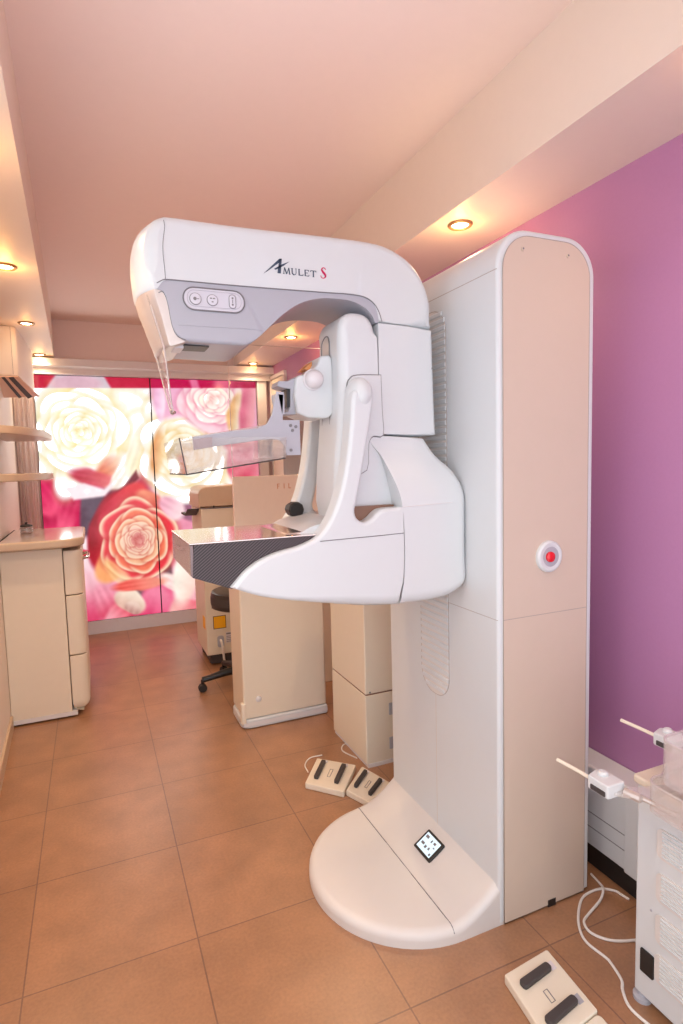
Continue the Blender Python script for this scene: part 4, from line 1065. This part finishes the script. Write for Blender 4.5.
st = thing('stool', 'black round swivel stool on casters beside the console', 'stool', (.815, 3.49, 0))
SXc, SYc = .815, 3.49
obj('seat', lathe([(0, .50), (.165, .50), (.182, .508), (.187, .525), (.187, .585), (.182, .602), (.165, .610), (0, .613)], (SXc, SYc, 0), 'z', 40), mat('black_vinyl', (.035, .026, .025), .35), st)
obj('seat_band', lathe([(.1865, .53), (.1885, .535), (.1885, .575), (.1865, .58)], (SXc, SYc, 0), 'z', 40), M['dark'], st)
obj('column', lathe([(.045, .07), (.045, .12), (.028, .125), (.028, .32), (.017, .325), (.017, .50)], (SXc, SYc, 0), 'z', 20), M['black'], st)
for k in range(5):
    a = PI+2*PI*k/5; ca, sa = math.cos(a), math.sin(a)
    lg = obj('leg', tube([(SXc+ca*.03, SYc+sa*.03, .105), (SXc+ca*.12, SYc+sa*.12, .098), (SXc+ca*.215, SYc+sa*.215, .080), (SXc+ca*.262, SYc+sa*.262, .074)], .02, 10, radii=[.026, .023, .018, .017]), M['black'], st)
    cx_, cy_ = SXc+ca*.262, SYc+sa*.262
    w = bmesh.new()
    for s in (-1, 1):
        c0 = Vector((cx_-sa*.012*s, cy_+ca*.012*s, .025)); ax = Vector((-sa, ca, 0))
        wb = lathe([(0, -.008), (.020, -.008), (.025, -.004), (.025, .004), (.020, .008), (0, .008)], (0, 0, 0), 'x', 18)
        rot = Matrix.Rotation(math.atan2(ca, -sa), 4, 'Z')
        mm = Matrix.Translation(c0) @ rot
        bmesh.ops.transform(wb, matrix=mm, verts=wb.verts[:]); tmp = bpy.data.meshes.new('tmp'); wb.to_mesh(tmp); wb.free(); w.from_mesh(tmp); bpy.data.meshes.remove(tmp)
    tube([(cx_, cy_, .025), (cx_, cy_, .075)], .009, 8, bm=w)
    obj('caster', w, M['black'], lg)

# ------------------------------------------------------------------ left side: cabinet, worktop, shelves, wall cupboard
bc = thing('drawer_cabinet', 'cream floor cabinet with three curved drawers below the rounded worktop', 'cabinet', (-.3, 3.8, 0))
XW = -.462
obj('carcass', prism(rect(XW, 3.458, -.166, 4.12, .004), .034, .945, .002, 'z', 2), M['cream'], bc)
obj('toe_strip', box(XW, 3.452, .012, -.140, 4.10, .034), M['trimw'], bc, 0)
for x in (-.43, -.18):
    for y in (3.49, 4.07): obj('foot', lathe([(.018, 0), (.018, .008), (.010, .012), (.010, .014)], (x, y, 0), 'z', 14), M['black'], bc)
def front(z0, z1, r0, r1, nm='drawer'):
    pl = rounded([(-.162, 3.460, .004), (-.072, 3.460, .085), (-.072, 4.11, .03), (-.162, 4.11, .004)], 10)
    o = obj(nm, prism(pl, z0, z1, r0, 'z', 5, r1=r1), M['cream'], bc)
    return o
d1 = front(.686, .930, .006, .004); d2 = front(.349, .680, .006, .006); d3 = front(.028, .343, .055, .006)
obj('handle', tube(spline([(-.080, 3.60, .862), (-.050, 3.60, .868), (-.040, 3.63, .868), (-.040, 3.76, .868), (-.050, 3.79, .868), (-.080, 3.79, .862)], 4), .009, 8), M['chrome'], d1)
wt = obj('worktop', prism(rounded([(XW-.004, 3.385, .004), (-.052, 3.385, .130), (-.052, 4.14, .06), (XW-.004, 4.14, .004)], 14), .9535, 1.000, .012, 'z', 5), [M['edge'], M['creamtop']])
for p in wt.data.polygons:
    if p.normal.z > .9: p.material_index = 1
tag(wt, 'pale worktop with rounded corner and wooden edge on the drawer cabinet', 'worktop')
bj = thing('glass_jar', 'small glass jar with dark contents on the worktop', 'jar', (-.365, 3.86, 1.0))
obj('jar_body', lathe([(0, 0), (.030, 0), (.036, .006), (.037, .030), (.031, .042), (.029, .042), (.034, .030), (.033, .008), (0, .005)], (-.365, 3.86, 1.0005), 'z', 24), M['clearpink'], bj)
obj('contents', lathe([(0, .006), (.030, .008), (.032, .026), (0, .030)], (-.365, 3.86, 1.0005), 'z', 20), M['trimw'], bj)
obj('lid', lathe([(.032, .041), (.033, .048), (.020, .054), (.007, .056), (.009, .064), (0, .068)], (-.365, 3.86, 1.0005), 'z', 20), M['dark'], bj)
def shelf(z0, z1, label, y0, ytip, xt):
    pl = [(xl(4)-.0, y0)]
    x0 = xl(4)
    n = 14
    for k in range(n+1):
        t = k/n; pl.append((x0+.02+(xt-x0-.02)*math.sin(t*PI/2), y0+(ytip-y0)*(1-math.cos(t*PI/2))))
    pl += [(xt, ytip+.22), (x0, ytip+.22)]
    o = obj('wall_shelf', prism(pl, z0, z1, .006, 'z', 3), M['edge']); tag(o, label, 'shelf', 'curved wall shelves'); return o
shelf(1.315, 1.355, 'lower curved wooden wall shelf above the worktop', 3.30, 3.86, -.215)
shelf(1.556, 1.598, 'upper curved wooden wall shelf below the hanging cupboard', 3.30, 4.0, -.215)
wc = thing('wall_cupboard', 'pale hanging cupboard with rounded corner under the left soffit', 'cupboard', (-.42, 4.4, 1.93))
obj('body', prism(rounded([(-.53, 4.10, 0), (-.372, 4.10, .035), (-.345, 4.92, .02), (-.53, 4.92, 0)], 8), 1.955, 2.248, .003, 'z', 3), M['wallw'], wc)
bt = obj('underside', prism(rounded([(-.53, 4.105, 0), (-.374, 4.105, .02), (-.348, 4.90, .02), (-.53, 4.90, 0)], 5), 1.945, 1.956, .002, 'z', 2), M['creamtop'], wc)
def flap(x0a, x1a, x0b, x1b, lift, t):        # tilted glossy flap under the cupboard, dropping towards the mural
    bm = bmesh.new(); vs_ = []
    for x, y, z in ((x0a, 4.09, 1.938), (x1a, 4.09, 1.944), (x1b, 4.40, 1.862), (x0b, 4.40, 1.848)): vs_.append((x, y, z-lift))
    lo = [bm.verts.new(v) for v in vs_]; hi = [bm.verts.new((x, y+.004, z+t)) for x, y, z in vs_]
    bm.faces.new(lo[::-1]); bm.faces.new(hi)
    for i in range(4): bm.faces.new((lo[i-1], lo[i], hi[i], hi[i-1]))
    return bm
fp = obj('tilted_flap', flap(-.53, -.372, -.53, -.285, 0, .006), mat('flap_warm_light_tint', (.82, .56, .42), .2), wc, 0, label='glossy flap with warm light in its salmon colour, and two dark bars')  # lamp and mural light on the flap is painted in as salmon
obj('dark_bar', flap(-.462, -.440, -.405, -.378, .0012, .002), M['dark'], fp, 0)
obj('dark_bar', flap(-.425, -.398, -.352, -.322, .0012, .002), M['dark'], fp, 0)
obj('door_gap', box(-.3995, 4.0985, 1.96, -.398, 4.103, 2.245), M['seam'], wc, 0)
# gathered curtain beside the mural
bmc = bmesh.new(); n = 90; rows = []
for z in (.02, .5, 1.0, 1.5, 2.0, 2.235):
    rows.append([bmc.verts.new((-.520+.142*k/n, 5.055+.015*math.sin(k/n*2*PI*4.5)+.008*math.sin(k/n*31+z), z)) for k in range(n+1)])
for a, b in zip(rows, rows[1:]):
    for k in range(n): bmc.faces.new((a[k], a[k+1], b[k+1], b[k]))
bmesh.ops.solidify(bmc, geom=bmc.faces[:], thickness=.004)
cu = obj('curtain', bmc, mat('curtain_fabric', (.90, .78, .74), .75, noise=.06, nscale=60), None, 60, False)
tag(cu, 'gathered pale curtain hanging left of the rose mural behind the shelves', 'curtain')

# ------------------------------------------------------------------ things glimpsed behind the console
wd = thing('tall_cupboard', 'brown wooden cupboard against the purple wall behind the machine arms', 'cupboard', (1.42, 3.75, 0))
obj('body', prism(rect(1.305, 3.50, 1.548, 4.05, .004), .06, 1.80, .003, 'z', 2), M['wood'], wd)
obj('plinth', box(1.32, 3.51, 0, 1.545, 4.04, .062), M['dark'], wd, 0)
obj('door', prism(rect(3.51, .08, 4.04, 1.78, .004), 1.290, 1.306, .002, 'x', 2), M['wood'], wd)
bx = thing('equipment_box', 'beige box-shaped instrument on a stand in front of the brown cupboard', 'equipment', (1.30, 3.35, 0))
obj('housing', prism(rect(1.205, 3.28, 1.45, 3.46, .012), 1.00, 1.322, .008, 'z', 4), M['cream'], bx)
obj('stand', prism(rect(1.24, 3.29, 1.42, 3.45, .01), .0, 1.002, .004, 'z', 3), M['cream'], bx)

# ------------------------------------------------------------------ the photographer's flash, bounced off the ceiling
fl_ = bpy.data.lights.new('bounce_flash', 'SPOT'); fl_.energy = 42; fl_.color = (.90, .94, 1.0); fl_.spot_size = math.radians(66); fl_.spot_blend = 1; fl_.shadow_soft_size = .05
fo = bpy.data.objects.new('bounce_flash', fl_); C.objects.link(fo); fo.location = (.08, -.12, 1.52)
fo.rotation_euler = (Vector((.20, .85, 2.55))-fo.location).to_track_quat('-Z', 'Y').to_euler()

fl2 = bpy.data.lights.new('added_fill', 'SPOT'); fl2.energy = 14; fl2.color = (.95, .96, 1.0); fl2.spot_size = math.radians(110); fl2.spot_blend = 1; fl2.shadow_soft_size = .28  # added soft fill lamp behind the camera, lifts low and left-facing sides
fo2 = bpy.data.objects.new('added_fill', fl2); C.objects.link(fo2); fo2.location = (-.12, -.55, 1.72)
fo2.rotation_euler = (Vector((.85, 1.6, .55))-fo2.location).to_track_quat('-Z', 'Y').to_euler()

# ------------------------------------------------------------------ daylight from the room behind the photographer
w = bpy.data.worlds.new('daylight'); bpy.context.scene.world = w; w.use_nodes = True
bg = w.node_tree.nodes['Background']; bg.inputs['Color'].default_value = (.84, .92, 1.0, 1); bg.inputs['Strength'].default_value = 1.65

vs = bpy.context.scene.view_settings
bpy.context.scene.display_settings.display_device = 'sRGB'
vs.view_transform = 'Standard'; vs.look = 'None'; vs.exposure = 0.56; vs.gamma = 1.0; vs.use_curve_mapping = False
